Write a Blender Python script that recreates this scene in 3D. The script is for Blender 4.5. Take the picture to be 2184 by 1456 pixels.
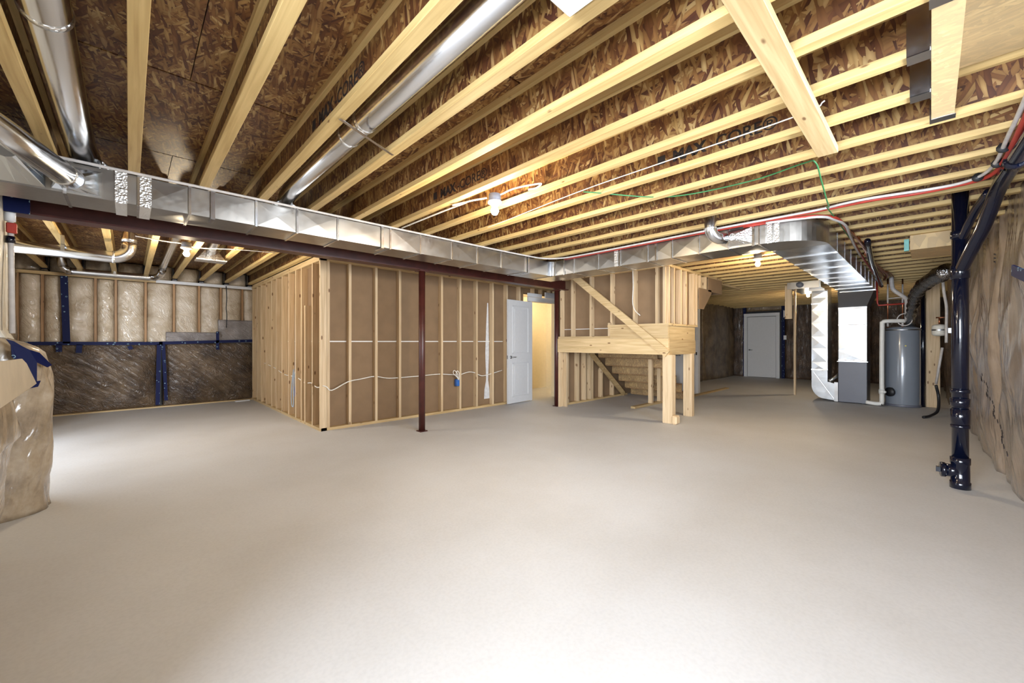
import bpy, bmesh, math, random
from mathutils import Vector, Matrix, noise
random.seed(7)
for o in list(bpy.data.objects): bpy.data.objects.remove(o, do_unlink=True)
S = bpy.context.scene; C = S.collection
R = math.radians
# ------------------------------------------------------------------ camera, world, daylight, exposure
cam = bpy.data.cameras.new('camera'); camo = bpy.data.objects.new('camera', cam); C.objects.link(camo)
cam.sensor_width = 36; cam.lens = 854/2184*36; cam.clip_start = .02
camo.location = (0, 0, 1.22); camo.rotation_euler = (R(90), 0, -math.atan2(.69115, .72271))
S.camera = camo
W = bpy.data.worlds.new('world'); S.world = W; W.use_nodes = True
bg = W.node_tree.nodes['Background']; bg.inputs[0].default_value = (.78, .88, 1, 1); bg.inputs[1].default_value = 1.2
S.view_settings.view_transform = 'Standard'; S.view_settings.look = 'None'
S.view_settings.exposure = 0.5; S.view_settings.gamma = 1; S.view_settings.use_curve_mapping = False
def area(name, loc, rot, sx, sy, power, col):
    l = bpy.data.lights.new(name, 'AREA'); l.shape = 'RECTANGLE'; l.size = sx; l.size_y = sy; l.energy = power; l.color = col
    o = bpy.data.objects.new(name, l); o.location = loc; o.rotation_euler = rot; C.objects.link(o); return o
area('daylight_near', (-3.3, .2, 1.45), (0, R(-90), 0), 2.7, 4.5, 1500, (.82, .90, 1))
area('daylight_far', (-1.75, 6.2, 1.1), (0, R(-90), 0), 2.1, 2.4, 52, (.84, .91, 1))
area('daylight_back', (3.0, -3.6, 1.5), (R(90), 0, 0), 5.5, 2.8, 1100, (.84, .91, 1))
# ------------------------------------------------------------------ materials
def newmat(name):
    m = bpy.data.materials.new(name); m.use_nodes = True; nt = m.node_tree
    return m, nt, nt.nodes['Principled BSDF']
def N(nt, t, **k):
    n = nt.nodes.new(t)
    for a, b in k.items():
        if a.startswith('i_'):
            n.inputs[a[2:].replace('_', ' ')].default_value = b
        else: setattr(n, a, b)
    return n
def ramp(nt, stops):
    r = nt.nodes.new('ShaderNodeValToRGB'); e = r.color_ramp.elements
    while len(e) < len(stops): e.new(.5)
    for el, (p, c) in zip(e, stops): el.position = p; el.color = (*c, 1)
    return r
def coords(nt, scale=(1, 1, 1), rot=(0, 0, 0), rnd=True, off=(37, 53, 71)):
    tc = N(nt, 'ShaderNodeTexCoord'); oi = N(nt, 'ShaderNodeObjectInfo')
    v = N(nt, 'ShaderNodeVectorMath', operation='MULTIPLY_ADD')
    cb = N(nt, 'ShaderNodeCombineXYZ')
    for i in range(3): nt.links.new(oi.outputs['Random'], cb.inputs[i])
    nt.links.new(cb.outputs[0], v.inputs[0]); v.inputs[1].default_value = off if rnd else (0, 0, 0)
    nt.links.new(tc.outputs['Object'], v.inputs[2])
    mp = N(nt, 'ShaderNodeMapping'); mp.inputs['Scale'].default_value = scale
    mr = N(nt, 'ShaderNodeMapping'); mr.inputs['Rotation'].default_value = rot
    nt.links.new(v.outputs[0], mr.inputs[0]); nt.links.new(mr.outputs[0], mp.inputs[0])
    return mp.outputs[0]
def bump(nt, b, h, strength=.3, dist=.01, coat=False):
    n = N(nt, 'ShaderNodeBump'); n.inputs['Strength'].default_value = strength; n.inputs['Distance'].default_value = dist
    nt.links.new(h, n.inputs['Height']); nt.links.new(n.outputs[0], b.inputs['Normal'])
    if coat: nt.links.new(n.outputs[0], b.inputs['Coat Normal'])
    return n
def plain(name, col, rough=.6, metal=0, bmp=0, var=.12, scale=20, coat=0):
    m, nt, b = newmat(name)
    n = N(nt, 'ShaderNodeTexNoise'); n.inputs['Scale'].default_value = scale; n.inputs['Detail'].default_value = 4
    nt.links.new(coords(nt), n.inputs['Vector'])
    r = ramp(nt, [(.3, tuple(c*(1-var) for c in col)), (.7, tuple(min(1, c*(1+var)) for c in col))])
    nt.links.new(n.outputs['Fac'], r.inputs[0]); nt.links.new(r.outputs[0], b.inputs['Base Color'])
    b.inputs['Roughness'].default_value = rough; b.inputs['Metallic'].default_value = metal
    b.inputs['Coat Weight'].default_value = coat
    if bmp: bump(nt, b, n.outputs['Fac'], bmp, .004)
    return m
def lumber(axis, name='lumber', lo=(.50, .335, .15), hi=(.70, .52, .29), knots=.05):
    m, nt, b = newmat(name + '_' + axis)
    sc = {'x': (1.2, 30, 30), 'y': (30, 1.2, 30), 'z': (30, 30, 1.2)}[axis]
    n = N(nt, 'ShaderNodeTexNoise'); n.inputs['Scale'].default_value = 1.5; n.inputs['Detail'].default_value = 6
    n.inputs['Distortion'].default_value = .6
    nt.links.new(coords(nt, sc), n.inputs['Vector'])
    r = ramp(nt, [(.3, lo), (.7, hi)])
    nt.links.new(n.outputs['Fac'], r.inputs[0])
    v = N(nt, 'ShaderNodeTexVoronoi'); v.inputs['Scale'].default_value = 1
    ks = {'x': (4, 11, 11), 'y': (11, 4, 11), 'z': (11, 11, 4)}[axis]
    nt.links.new(coords(nt, ks), v.inputs['Vector'])
    kr = ramp(nt, [(knots, (.22, .11, .04)), (knots+.05, (1, 1, 1))])
    nt.links.new(v.outputs['Distance'], kr.inputs[0])
    mx = N(nt, 'ShaderNodeMixRGB', blend_type='MULTIPLY'); mx.inputs[0].default_value = .85
    nt.links.new(r.outputs[0], mx.inputs[1]); nt.links.new(kr.outputs[0], mx.inputs[2])
    oi = N(nt, 'ShaderNodeObjectInfo'); mr = N(nt, 'ShaderNodeMapRange'); mr.inputs[3].default_value = .88; mr.inputs[4].default_value = 1.1
    nt.links.new(oi.outputs['Random'], mr.inputs[0])
    hs = N(nt, 'ShaderNodeHueSaturation'); nt.links.new(mr.outputs[0], hs.inputs['Value']); nt.links.new(mx.outputs[0], hs.inputs['Color'])
    nt.links.new(hs.outputs[0], b.inputs['Base Color']); b.inputs['Roughness'].default_value = .62
    bump(nt, b, n.outputs['Fac'], .12, .002)
    return m
def osb(name, axis, gain=1.0, s=1.0, streak=0, flat=0):
    m, nt, b = newmat(name)
    prev = None; heights = []
    angs = [12, -38, 63, 100] if not streak else [80, 100, 62, 118]
    for i, a in enumerate(angs):
        rot = {'x': (R(a), 0, 0), 'y': (0, R(a), 0), 'z': (0, 0, R(a))}[axis]
        sc = {'x': (6, 10*s, 62*s), 'y': (10*s, 6, 62*s), 'z': (10*s, 62*s, 6)}[axis]
        co = coords(nt, sc, rot)
        w = N(nt, 'ShaderNodeTexNoise'); w.inputs['Scale'].default_value = .5
        nt.links.new(co, w.inputs['Vector'])
        ad = N(nt, 'ShaderNodeMixRGB', blend_type='ADD'); ad.inputs[0].default_value = .9
        nt.links.new(co, ad.inputs[1]); nt.links.new(w.outputs['Color'], ad.inputs[2])
        v = N(nt, 'ShaderNodeTexVoronoi'); v.inputs['Scale'].default_value = 1 + .13*i
        nt.links.new(ad.outputs[0], v.inputs['Vector'])
        sep = N(nt, 'ShaderNodeSeparateColor'); nt.links.new(v.outputs['Color'], sep.inputs[0])
        r = ramp(nt, [(0, tuple(c*gain for c in (.10, .028, .010))), (.25, tuple(c*gain for c in (.22, .085, .024))), (.6, tuple(c*gain for c in (.38, .195, .058))), (.88, tuple(c*gain for c in (.54, .34, .12))), (1, tuple(c*gain for c in (.70, .50, .22)))])
        nt.links.new(sep.outputs[0], r.inputs[0])
        ed = ramp(nt, [(.0, (1, 1, 1)), (.95, (.55, .5, .45))]); nt.links.new(v.outputs['Distance'], ed.inputs[0])
        mu = N(nt, 'ShaderNodeMixRGB', blend_type='MULTIPLY'); mu.inputs[0].default_value = 1
        nt.links.new(r.outputs[0], mu.inputs[1]); nt.links.new(ed.outputs[0], mu.inputs[2])
        if prev is None: prev = mu.outputs[0]; hprev = sep.outputs[1]
        else:
            th = N(nt, 'ShaderNodeMath', operation='GREATER_THAN'); th.inputs[1].default_value = .6
            nt.links.new(sep.outputs[1], th.inputs[0])
            mx = N(nt, 'ShaderNodeMixRGB'); nt.links.new(th.outputs[0], mx.inputs[0])
            nt.links.new(prev, mx.inputs[1]); nt.links.new(mu.outputs[0], mx.inputs[2]); prev = mx.outputs[0]
            mh = N(nt, 'ShaderNodeMixRGB'); nt.links.new(th.outputs[0], mh.inputs[0])
            nt.links.new(hprev, mh.inputs[1]); nt.links.new(sep.outputs[2], mh.inputs[2]); hprev = mh.outputs[0]
    bn = N(nt, 'ShaderNodeTexNoise'); bn.inputs['Scale'].default_value = 5; bn.inputs['Detail'].default_value = 3; nt.links.new(coords(nt), bn.inputs['Vector'])
    br = ramp(nt, [(.35, (.62, .52, .48)), (.62, (1.0, 1.0, 1.0))]); nt.links.new(bn.outputs['Fac'], br.inputs[0])
    bm_ = N(nt, 'ShaderNodeMixRGB', blend_type='MULTIPLY'); bm_.inputs[0].default_value = 1; nt.links.new(prev, bm_.inputs[1]); nt.links.new(br.outputs[0], bm_.inputs[2])
    fm = N(nt, 'ShaderNodeMixRGB'); fm.inputs[0].default_value = flat; fm.inputs[2].default_value = (.62, .47, .25, 1); nt.links.new(bm_.outputs[0], fm.inputs[1])
    nt.links.new(fm.outputs[0], b.inputs['Base Color']); b.inputs['Roughness'].default_value = .55
    bump(nt, b, hprev, .25, .002)
    return m
def poly(name, cols, wr=.6, rot=(0, R(25), 0), sc=(9, 9, 2), coat=.7, mott=5, cr=.13, soft=False):
    """insulation batt seen through a skin of clear plastic"""
    m, nt, b = newmat(name)
    n = N(nt, 'ShaderNodeTexNoise'); n.inputs['Scale'].default_value = mott; n.inputs['Detail'].default_value = 7; n.inputs['Roughness'].default_value = .65
    nt.links.new(coords(nt), n.inputs['Vector'])
    r = ramp(nt, [(.3, cols[0]), (.5, cols[1]), (.7, cols[2])]); nt.links.new(n.outputs['Fac'], r.inputs[0])
    nt.links.new(r.outputs[0], b.inputs['Base Color']); b.inputs['Roughness'].default_value = .6
    w = N(nt, 'ShaderNodeTexNoise'); w.inputs['Scale'].default_value = 1.3; w.inputs['Detail'].default_value = 5; w.inputs['Distortion'].default_value = 1.6
    nt.links.new(coords(nt, sc, rot), w.inputs['Vector'])
    v = N(nt, 'ShaderNodeMath', operation='PINGPONG'); v.inputs[1].default_value = .11
    nt.links.new(w.outputs['Fac'], v.inputs[0])
    if soft:      # broad folds of the film with a few fine creases
        w.inputs['Detail'].default_value = 2.5; w.inputs['Distortion'].default_value = .7
        f2 = N(nt, 'ShaderNodeTexNoise'); f2.inputs['Scale'].default_value = 1; f2.inputs['Detail'].default_value = 5; f2.inputs['Distortion'].default_value = .5
        nt.links.new(coords(nt, (26, 26, 3.2), rot), f2.inputs['Vector'])
        v = N(nt, 'ShaderNodeMath', operation='MULTIPLY_ADD'); v.inputs[1].default_value = .09
        nt.links.new(f2.outputs['Fac'], v.inputs[0]); nt.links.new(w.outputs['Fac'], v.inputs[2])
        fr = ramp(nt, [(.28, (.74, .71, .69)), (.42, (1, 1, 1))]); nt.links.new(f2.outputs['Fac'], fr.inputs[0])
        fx2 = N(nt, 'ShaderNodeMixRGB', blend_type='MULTIPLY'); fx2.inputs[0].default_value = 1
        nt.links.new(r.outputs[0], fx2.inputs[1]); nt.links.new(fr.outputs[0], fx2.inputs[2]); nt.links.new(fx2.outputs[0], b.inputs['Base Color'])
    b.inputs['Coat Weight'].default_value = coat; b.inputs['Coat Roughness'].default_value = cr
    bump(nt, b, v.outputs[0], wr, .09, True)
    return m
def metal(name, col=(.70, .71, .73), rough=.24, wave=.12, wsc=3.0, crinkle=0):
    m, nt, b = newmat(name)
    b.inputs['Metallic'].default_value = 1; b.inputs['Base Color'].default_value = (*col, 1)
    n = N(nt, 'ShaderNodeTexNoise'); n.inputs['Scale'].default_value = wsc; n.inputs['Detail'].default_value = 1.5
    nt.links.new(coords(nt, off=(2, 3, 4)), n.inputs['Vector'])
    n2 = N(nt, 'ShaderNodeTexNoise'); n2.inputs['Scale'].default_value = 30; n2.inputs['Detail'].default_value = 4
    nt.links.new(coords(nt, off=(2, 3, 4)), n2.inputs['Vector'])
    rr = N(nt, 'ShaderNodeMapRange'); rr.inputs[3].default_value = rough*.75; rr.inputs[4].default_value = rough*1.35
    nt.links.new(n2.outputs['Fac'], rr.inputs[0]); nt.links.new(rr.outputs[0], b.inputs['Roughness'])
    if crinkle:
        v = N(nt, 'ShaderNodeTexVoronoi'); v.inputs['Scale'].default_value = 70; nt.links.new(coords(nt, off=(2, 3, 4)), v.inputs['Vector'])
        bump(nt, b, v.outputs['Distance'], crinkle, .01)
    else: bump(nt, b, n.outputs['Fac'], wave, .12)
    return m
LX, LY, LZ = lumber('x', lo=(.42, .28, .12), hi=(.60, .44, .23), knots=.07), lumber('y', knots=.09), lumber('z', lo=(.54, .375, .205), hi=(.73, .56, .355), knots=.09)
FY = lumber('y', 'flange', lo=(.45, .30, .11), hi=(.64, .46, .20), knots=.035)
OX = osb('osb_web_x', 'x', .78, .72); OY = osb('osb_web_y', 'y', .95); OZ = osb('osb_subfloor', 'z', .95, .95, 0)
ORIS = osb('osb_riser', 'x', 1.1, 1.3, 0, .35); OLT = osb('osb_pale', 'z', 1.3, .8, 0, .7)
PAPER = plain('drywall_paper', (.24, .152, .082), .85, var=.06, scale=6)
COMPOUND = plain('joint_compound', (.62, .62, .63), .8)
WHITE = plain('white_paint', (.70, .70, .705), .45, var=.02)
CREAM = plain('cream_paint', (.83, .72, .50), .7, var=.03)
PLASTICW = plain('white_plastic', (.75, .74, .70), .4, var=.03)
GALV = metal('galvanised_sheet', (.40, .38, .35), rough=.31, wave=.16, wsc=1.6); PIPE = metal('galvanised_pipe', rough=.2, wave=.04)
BRIGHT = metal('bright_sheet', (.66, .70, .75), rough=.22, wave=.05); FOIL = metal('foil_tape', (.85, .85, .84), rough=.3, crinkle=.45)
DULLM = metal('dull_sheet', (.42, .43, .45), rough=.35, wave=.05)
PRIMER = plain('red_oxide_primer', (.06, .014, .010), .4, bmp=.15, scale=9, var=.25)
ABS = plain('black_abs', (.002, .0035, .012), .12, coat=.3, var=.1); RED = plain('red_tubing', (.36, .035, .022), .4)
TUBEW = plain('white_tubing', (.50, .47, .45), .4); WIRE = plain('white_wire', (.80, .76, .68), .5)
GREEN = plain('green_wire', (.03, .16, .05), .5); BLUEBOX = plain('blue_plastic', (.03, .13, .42), .4)
GREYB = plain('grey_box_metal', (.16, .17, .20), .5); COPPER = plain('copper', (.5, .2, .1), .3, 1)
HEATER = plain('heater_enamel', (.21, .235, .275), .2, coat=.5, var=.03, scale=2); FURN = plain('furnace_enamel', (.125, .13, .16), .4, var=.04, scale=3)
BLACK = plain('black_rubber', (.012, .012, .014), .5); TANKW = plain('tank_enamel', (.66, .64, .58), .35, var=.03)
INSUL_HI = poly('poly_over_pale_batt', [(.32, .235, .14), (.50, .40, .28), (.62, .53, .41)], .45, (0, R(35), 0), (7, 7, 2.5), 1.0, 4, .07)
INSUL_LO = poly('poly_over_brown_batt', [(.028, .013, .006), (.085, .05, .024), (.17, .11, .06)], .9, (0, R(50), 0), (9, 9, 2.2), 1.0, 3, .09)
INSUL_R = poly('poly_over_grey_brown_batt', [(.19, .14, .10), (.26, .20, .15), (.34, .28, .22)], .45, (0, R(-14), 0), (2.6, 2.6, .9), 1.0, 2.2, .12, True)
INSUL_N = poly('poly_over_tan_batt', [(.15, .10, .055), (.34, .26, .17), (.50, .42, .32)], .6, (R(20), 0, 0), (4, 4, 1.3), .9, 3, .14, True)
INSUL_W = poly('white_wrap', [(.50, .46, .38), (.60, .56, .48), (.68, .65, .58)], .4, (0, 0, 0), (5, 5, 1.5), .5, 3)
INSUL_F = poly('poly_over_dark_batt', [(.085, .05, .02), (.19, .125, .06), (.28, .20, .115)], .5, (0, 0, 0), (5, 5, 1.2), .7, 3)
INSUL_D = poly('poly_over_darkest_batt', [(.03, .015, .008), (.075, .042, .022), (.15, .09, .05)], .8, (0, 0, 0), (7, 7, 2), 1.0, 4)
PEEL = plain('paper_flap', (.46, .38, .27), .6, var=.1, scale=7)
# concrete
m, nt, b = newmat('concrete'); CONC = m
n = N(nt, 'ShaderNodeTexNoise'); n.inputs['Scale'].default_value = .9; n.inputs['Detail'].default_value = 8; n.inputs['Roughness'].default_value = .6
nt.links.new(coords(nt, rnd=False), n.inputs['Vector'])
r = ramp(nt, [(.3, (.57, .56, .55)), (.55, (.62, .615, .615)), (.8, (.66, .665, .675))]); nt.links.new(n.outputs['Fac'], r.inputs[0])
n2 = N(nt, 'ShaderNodeTexNoise'); n2.inputs['Scale'].default_value = 60; n2.inputs['Detail'].default_value = 4; nt.links.new(coords(nt, rnd=False), n2.inputs['Vector'])
r2 = ramp(nt, [(.25, (.93, .93, .93)), (.6, (1, 1, 1))]); nt.links.new(n2.outputs['Fac'], r2.inputs[0])
mx = N(nt, 'ShaderNodeMixRGB', blend_type='MULTIPLY'); mx.inputs[0].default_value = 1
nt.links.new(r.outputs[0], mx.inputs[1]); nt.links.new(r2.outputs[0], mx.inputs[2]); nt.links.new(mx.outputs[0], b.inputs['Base Color'])
b.inputs['Roughness'].default_value = .6; bump(nt, b, n2.outputs['Fac'], .15, .002)
# blue sheathing tape with white printed marks
m, nt, b = newmat('blue_tape'); TAPE = m
v = N(nt, 'ShaderNodeTexVoronoi'); v.inputs['Scale'].default_value = 16; nt.links.new(coords(nt), v.inputs['Vector'])
r = ramp(nt, [(.0, (.002, .006, .05)), (.12, (.002, .006, .05)), (.14, (.30, .48, .55)), (.17, (.30, .48, .55)), (.19, (.002, .006, .05))]); nt.links.new(v.outputs['Distance'], r.inputs[0])
nt.links.new(r.outputs[0], b.inputs['Base Color']); b.inputs['Roughness'].default_value = .6; b.inputs['Specular IOR Level'].default_value = .2
m, nt, b = newmat('lamp_glow'); GLOW = m
b.inputs['Emission Color'].default_value = (1, .86, .62, 1); b.inputs['Emission Strength'].default_value = 60
INK = plain('black_ink', (.015, .01, .01), .8)
# ------------------------------------------------------------------ mesh helpers
WL = {}
def wl(o): return WL.get(o.name, Vector((0, 0, 0)))
class MB:
    def __init__(s): s.v = []; s.f = []; s.sm = []
    def add(s, vs, fs, smooth=False):
        k = len(s.v); s.v += [Vector(p) for p in vs]; s.f += [tuple(i+k for i in f) for f in fs]; s.sm += [smooth]*len(fs); return s
    def box(s, x0, x1, y0, y1, z0, z1):
        return s.add([(x0, y0, z0), (x1, y0, z0), (x1, y1, z0), (x0, y1, z0), (x0, y0, z1), (x1, y0, z1), (x1, y1, z1), (x0, y1, z1)],
                     [(0, 3, 2, 1), (4, 5, 6, 7), (0, 1, 5, 4), (1, 2, 6, 5), (2, 3, 7, 6), (3, 0, 4, 7)])
    def bar(s, a, b, w, t, up=(0, 0, 1)):
        """rectangular bar from a to b; w across, t along up"""
        a, b = Vector(a), Vector(b); d = (b-a).normalized(); sd = d.cross(Vector(up)).normalized()*w/2; u = sd.cross(d).normalized()*t/2
        vs = [p+x*sd+y*u for p in (a, b) for x, y in ((-1, -1), (1, -1), (1, 1), (-1, 1))]
        return s.add(vs, [(0, 1, 2, 3), (7, 6, 5, 4), (0, 4, 5, 1), (1, 5, 6, 2), (2, 6, 7, 3), (3, 7, 4, 0)])
    def prism(s, pts, z0, z1):
        n = len(pts); vs = [(x, y, z0) for x, y in pts]+[(x, y, z1) for x, y in pts]
        return s.add(vs, [tuple(range(n-1, -1, -1)), tuple(range(n, 2*n))]+[(i, (i+1) % n, n+(i+1) % n, n+i) for i in range(n)])
    def loft(s, rings, smooth=False, cap=True):
        n = len(rings[0]); vs = [p for r_ in rings for p in r_]; fs = []
        for j in range(len(rings)-1):
            for i in range(n): fs.append((j*n+i, j*n+(i+1) % n, (j+1)*n+(i+1) % n, (j+1)*n+i))
        if cap: fs += [tuple(range(n-1, -1, -1)), tuple(range((len(rings)-1)*n, len(rings)*n))]
        return s.add(vs, fs, smooth)
    def tube(s, path, r, n=16, cap=True, radii=None):
        P = [Vector(p) for p in path]; rings = []; ref = None
        for i, p in enumerate(P):
            d = (P[min(i+1, len(P)-1)]-P[max(i-1, 0)]).normalized()
            if ref is None:
                ref = Vector((0, 0, 1)) if abs(d.z) < .9 else Vector((1, 0, 0))
            u = (ref-d*ref.dot(d)).normalized(); w = d.cross(u); ref = u
            rr = radii[i] if radii else r
            rings.append([p+(u*math.cos(2*math.pi*k/n)+w*math.sin(2*math.pi*k/n))*rr for k in range(n)])
        return s.loft(rings, True, cap)
    def lathe(s, c, prof, n=24):
        c = Vector(c)
        return s.loft([[c+Vector((math.cos(2*math.pi*k/n)*r_, math.sin(2*math.pi*k/n)*r_, z)) for k in range(n)] for r_, z in prof], True)
    def ball(s, c, r, n=16):
        return s.lathe(c, [(max(.0005, r*math.sin(math.pi*i/n)), -r*math.cos(math.pi*i/n)) for i in range(n+1)], n)
def tag(o, label=None, cat=None, group=None, kind=None):
    if label: o['label'] = label
    if cat: o['category'] = cat
    if group: o['group'] = group
    if kind: o['kind'] = kind
    return o
def obj(name, mb, mat, parent=None, label=None, cat=None, group=None, kind=None, origin=None, bevel=0):
    me = bpy.data.meshes.new(name)
    lo = Vector([min(p[i] for p in mb.v) for i in range(3)]); hi = Vector([max(p[i] for p in mb.v) for i in range(3)])
    og = Vector(origin) if origin else Vector(((lo.x+hi.x)/2, (lo.y+hi.y)/2, lo.z))
    me.from_pydata([p-og for p in mb.v], [], mb.f)
    me.polygons.foreach_set('use_smooth', mb.sm)
    bm = bmesh.new(); bm.from_mesh(me); bmesh.ops.recalc_face_normals(bm, faces=bm.faces)
    if bevel: bmesh.ops.bevel(bm, geom=bm.edges[:], offset=bevel, segments=1, affect='EDGES')
    bm.to_mesh(me); bm.free()
    me.materials.append(mat)
    o = bpy.data.objects.new(name, me); C.objects.link(o)
    if parent: o.parent = parent; o.location = og-wl(parent)
    else: o.location = og
    WL[o.name] = og
    return tag(o, label, cat, group, kind)
def empty(name, loc, label=None, cat=None, group=None, kind=None):
    o = bpy.data.objects.new(name, None); o.empty_display_size = .1; C.objects.link(o); o.location = loc; WL[o.name] = Vector(loc)
    return tag(o, label, cat, group, kind)
def B(*a): return MB().box(*a)
def arc(c, r, a0, a1, n=8, ax='xy', z=0):
    out = []
    for i in range(n+1):
        t = R(a0+(a1-a0)*i/n); u, v_ = c[0]+r*math.cos(t), c[1]+r*math.sin(t)
        out.append({'xy': (u, v_, z), 'xz': (u, z, v_), 'yz': (z, u, v_)}[ax])
    return out
def smooth_path(pts, k=6):
    P = [Vector(p) for p in pts]; out = []
    P = [P[0]*2-P[1]]+P+[P[-1]*2-P[-2]]
    for i in range(1, len(P)-2):
        for j in range(k):
            t = j/k; a, b_, c, d = P[i-1:i+3]
            out.append(.5*((2*b_)+(-a+c)*t+(2*a-5*b_+4*c-d)*t*t+(-a+3*b_-3*c+d)*t**3))
    out.append(P[-2]); return out
H = 2.40; SUB = 2.64
# ------------------------------------------------------------------ setting: floor, ceiling
floor = obj('floor', B(-2, 16.6, -1.6, 10.8, -.12, 0), CONC, kind='structure')
cl = empty('ceiling', (0, 0, SUB), kind='structure')
pw, ph = 2.44, 1.222
seam_y = [2.785-3*ph+i*ph for i in range(0, 11)]
for j, y in enumerate(seam_y):
    x = -2.2 - (1.22 if j % 2 else 0)
    while x < 16.4:
        obj('osb_panel', B(x+.002, x+pw-.002, y+.006, y+ph-.006, SUB, SUB+.018), OZ, cl); x += pw
obj('seam_backing', B(-2.4, 16.8, -1.8, 11, SUB+.05, SUB+.09), BLACK, cl)  # unseen black sheet added above the panels so their seams read dark
def joist(x, y0, y1, vis=True):
    w = obj('floor_joist', B(x-.005, x+.005, y0, y1, H+.03, SUB-.03), OX, cl)
    obj('bottom_flange', B(x-.031, x+.031, y0, y1, H, H+.038), FY, w, bevel=.002)
    obj('top_flange', B(x-.031, x+.031, y0, y1, SUB-.038, SUB), FY, w)
    return w
NJ = {}
for k in range(-4, 41):
    x = .025+.3905*k
    y0 = .008 if k in (6, 7) else -.62
    NJ[k] = joist(x, y0, 4.885)
for k in range(-2, 7):
    joist(-.58+.4*k, 4.62, 9.93)
# printed lettering on the webs
def lettering(txt, x, y0, zc, size, parent, bold=.001):
    cu = bpy.data.curves.new('printed_lettering', 'FONT'); cu.body = txt; cu.size = size; cu.extrude = .0004; cu.offset = bold
    o = bpy.data.objects.new('tmp', cu); C.objects.link(o)
    dg = bpy.context.evaluated_depsgraph_get(); me = bpy.data.meshes.new_from_object(o.evaluated_get(dg)); bpy.data.objects.remove(o)
    me.materials.clear(); me.materials.append(INK)
    t = bpy.data.objects.new('printed_lettering', me); C.objects.link(t); t.parent = parent
    # text is read from -X side: local x -> -Y, local y -> +Z, facing -X
    t.rotation_euler = (R(90), 0, R(-90))
    t.location = Vector((x-.0056, y0, zc)) - wl(parent)
    return t
def logo(x, y, z, parent):
    s = .062
    mb = MB().box(x-.0062, x-.0054, y-s*.9, y, z, z+s)
    return obj('printed_logo', mb, INK, parent)
for k, y in ((2, 2.42), (5, 2.92), (7, 1.20)):
    if k not in NJ: continue
    lettering('MAX', .025+.3905*k, y+.05, H+.08, .102, NJ[k], .005); lettering('-CORE\u00ae', .025+.3905*k, y-.20, H+.08, .102, NJ[k], .001); logo(.025+.3905*k, y+.16, H+.085, NJ[k])
# header with hangers
hd = obj('floor_joist', B(2.01, 3.12, -.075, -.010, H, SUB), OY, cl)
obj('bottom_flange', B(2.01, 3.12, -.085, -.002, H-.002, H+.002), OLT, hd)
for x in (.025+.3905*6, .025+.3905*7):
    hg = MB().box(x-.036, x-.032, .0, .07, H-.004, H+.2).box(x+.032, x+.036, .0, .07, H-.004, H+.2).box(x-.036, x+.036, .0, .07, H-.006, H-.002)
    hg.box(x-.07, x+.07, -.002, .002, H, H+.22)
    obj('joist_hanger', hg, PIPE, cl)
for x in (2.02, 3.10):
    obj('joist_hanger', MB().box(x-.03, x+.03, -.09, .004, H-.007, H-.003).box(x-.03, x+.03, -.0, .004, H-.005, H+.2), PIPE, cl)
tag(obj('lit_subfloor_panel', B(1.2, 3.10, -.60, -.09, SUB-.012, SUB-.002), OLT, cl))  # paler panel added under the subfloor, its colour standing for the light there
# flat boards nailed under the joists
tag(obj('brace_board', B(-.2, 3.09, .385, .485, H-.04, H-.0005), LX, bevel=.002), 'flat pale board nailed across the undersides of the joists, near the camera', 'board')
# ------------------------------------------------------------------ insulated walls
def sheet(axis, c, a0, a1, z0, z1, fn, res=.05, d=.12):
    """closed displaced slab; axis 'x': surface at x=c+fn facing +x ; 'y': at y=c+fn"""
    na = max(2, int((a1-a0)/res)); nz = max(2, int((z1-z0)/res)); vs = []; fs = []
    for j in range(nz+1):
        for i in range(na+1):
            a = a0+(a1-a0)*i/na; z = z0+(z1-z0)*j/nz; q = c+fn(a, z)
            vs.append((q, a, z) if axis == 'x' else (a, q, z))
    k = len(vs)
    for (i, j) in ((0, 0), (na, 0), (na, nz), (0, nz)):
        p = vs[j*(na+1)+i]; bq = c-d
        vs.append((bq, p[1], p[2]) if axis.startswith('x') else (p[0], bq, p[2]))
    for j in range(nz):
        for i in range(na): fs.append((j*(na+1)+i, j*(na+1)+i+1, (j+1)*(na+1)+i+1, (j+1)*(na+1)+i))
    mb = MB().add(vs, fs, True)
    bt = [i for i in range(na+1)]; tp = [nz*(na+1)+i for i in range(na+1)]
    lf = [j*(na+1) for j in range(nz+1)]; rt = [j*(na+1)+na for j in range(nz+1)]
    mb.f += [tuple(bt)+(k+1, k), tuple(tp)+(k+2, k+3), tuple(lf)+(k+3, k), tuple(rt)+(k+2, k+1), (k, k+1, k+2, k+3)]; mb.sm += [False]*5
    return mb
def nz3(*a): return noise.noise(Vector(a))
# far wall (Y = 9.95)
wb = empty('wall_back', (0, 9.95, 0), kind='structure')
obj('backing', B(-1.5, 17, 10.05, 10.3, 0, SUB), BLACK, wb)
studs = [-1.28, -1.02, -.78, -.42, -.17, .22, .62, 1.0, 1.35, 1.72, 1.98]
for a, b2 in zip(studs[:-1], studs[1:]):
    a += .015; b2 -= .015
    lo = 1.2
    def fn(x, z, a=a, b2=b2): t = (x-a)/(b2-a); return -.055*math.sqrt(max(0, math.sin(math.pi*t)))-.02*nz3(x*6, z*4, 1)
    obj('insulation_batt', sheet('y', 10.02, a, b2, lo, 2.30, fn, .04, -.05), INSUL_HI, wb)
RST = lumber('z', 'red_brown_lumber', lo=(.26, .13, .05), hi=(.42, .25, .12))  # darker, redder lumber for the far wall studs and stair treads
for x in studs: obj('stud', B(x-.016, x+.016, 9.985, 10.05, 1.15, 2.33), RST, wb)
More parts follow.
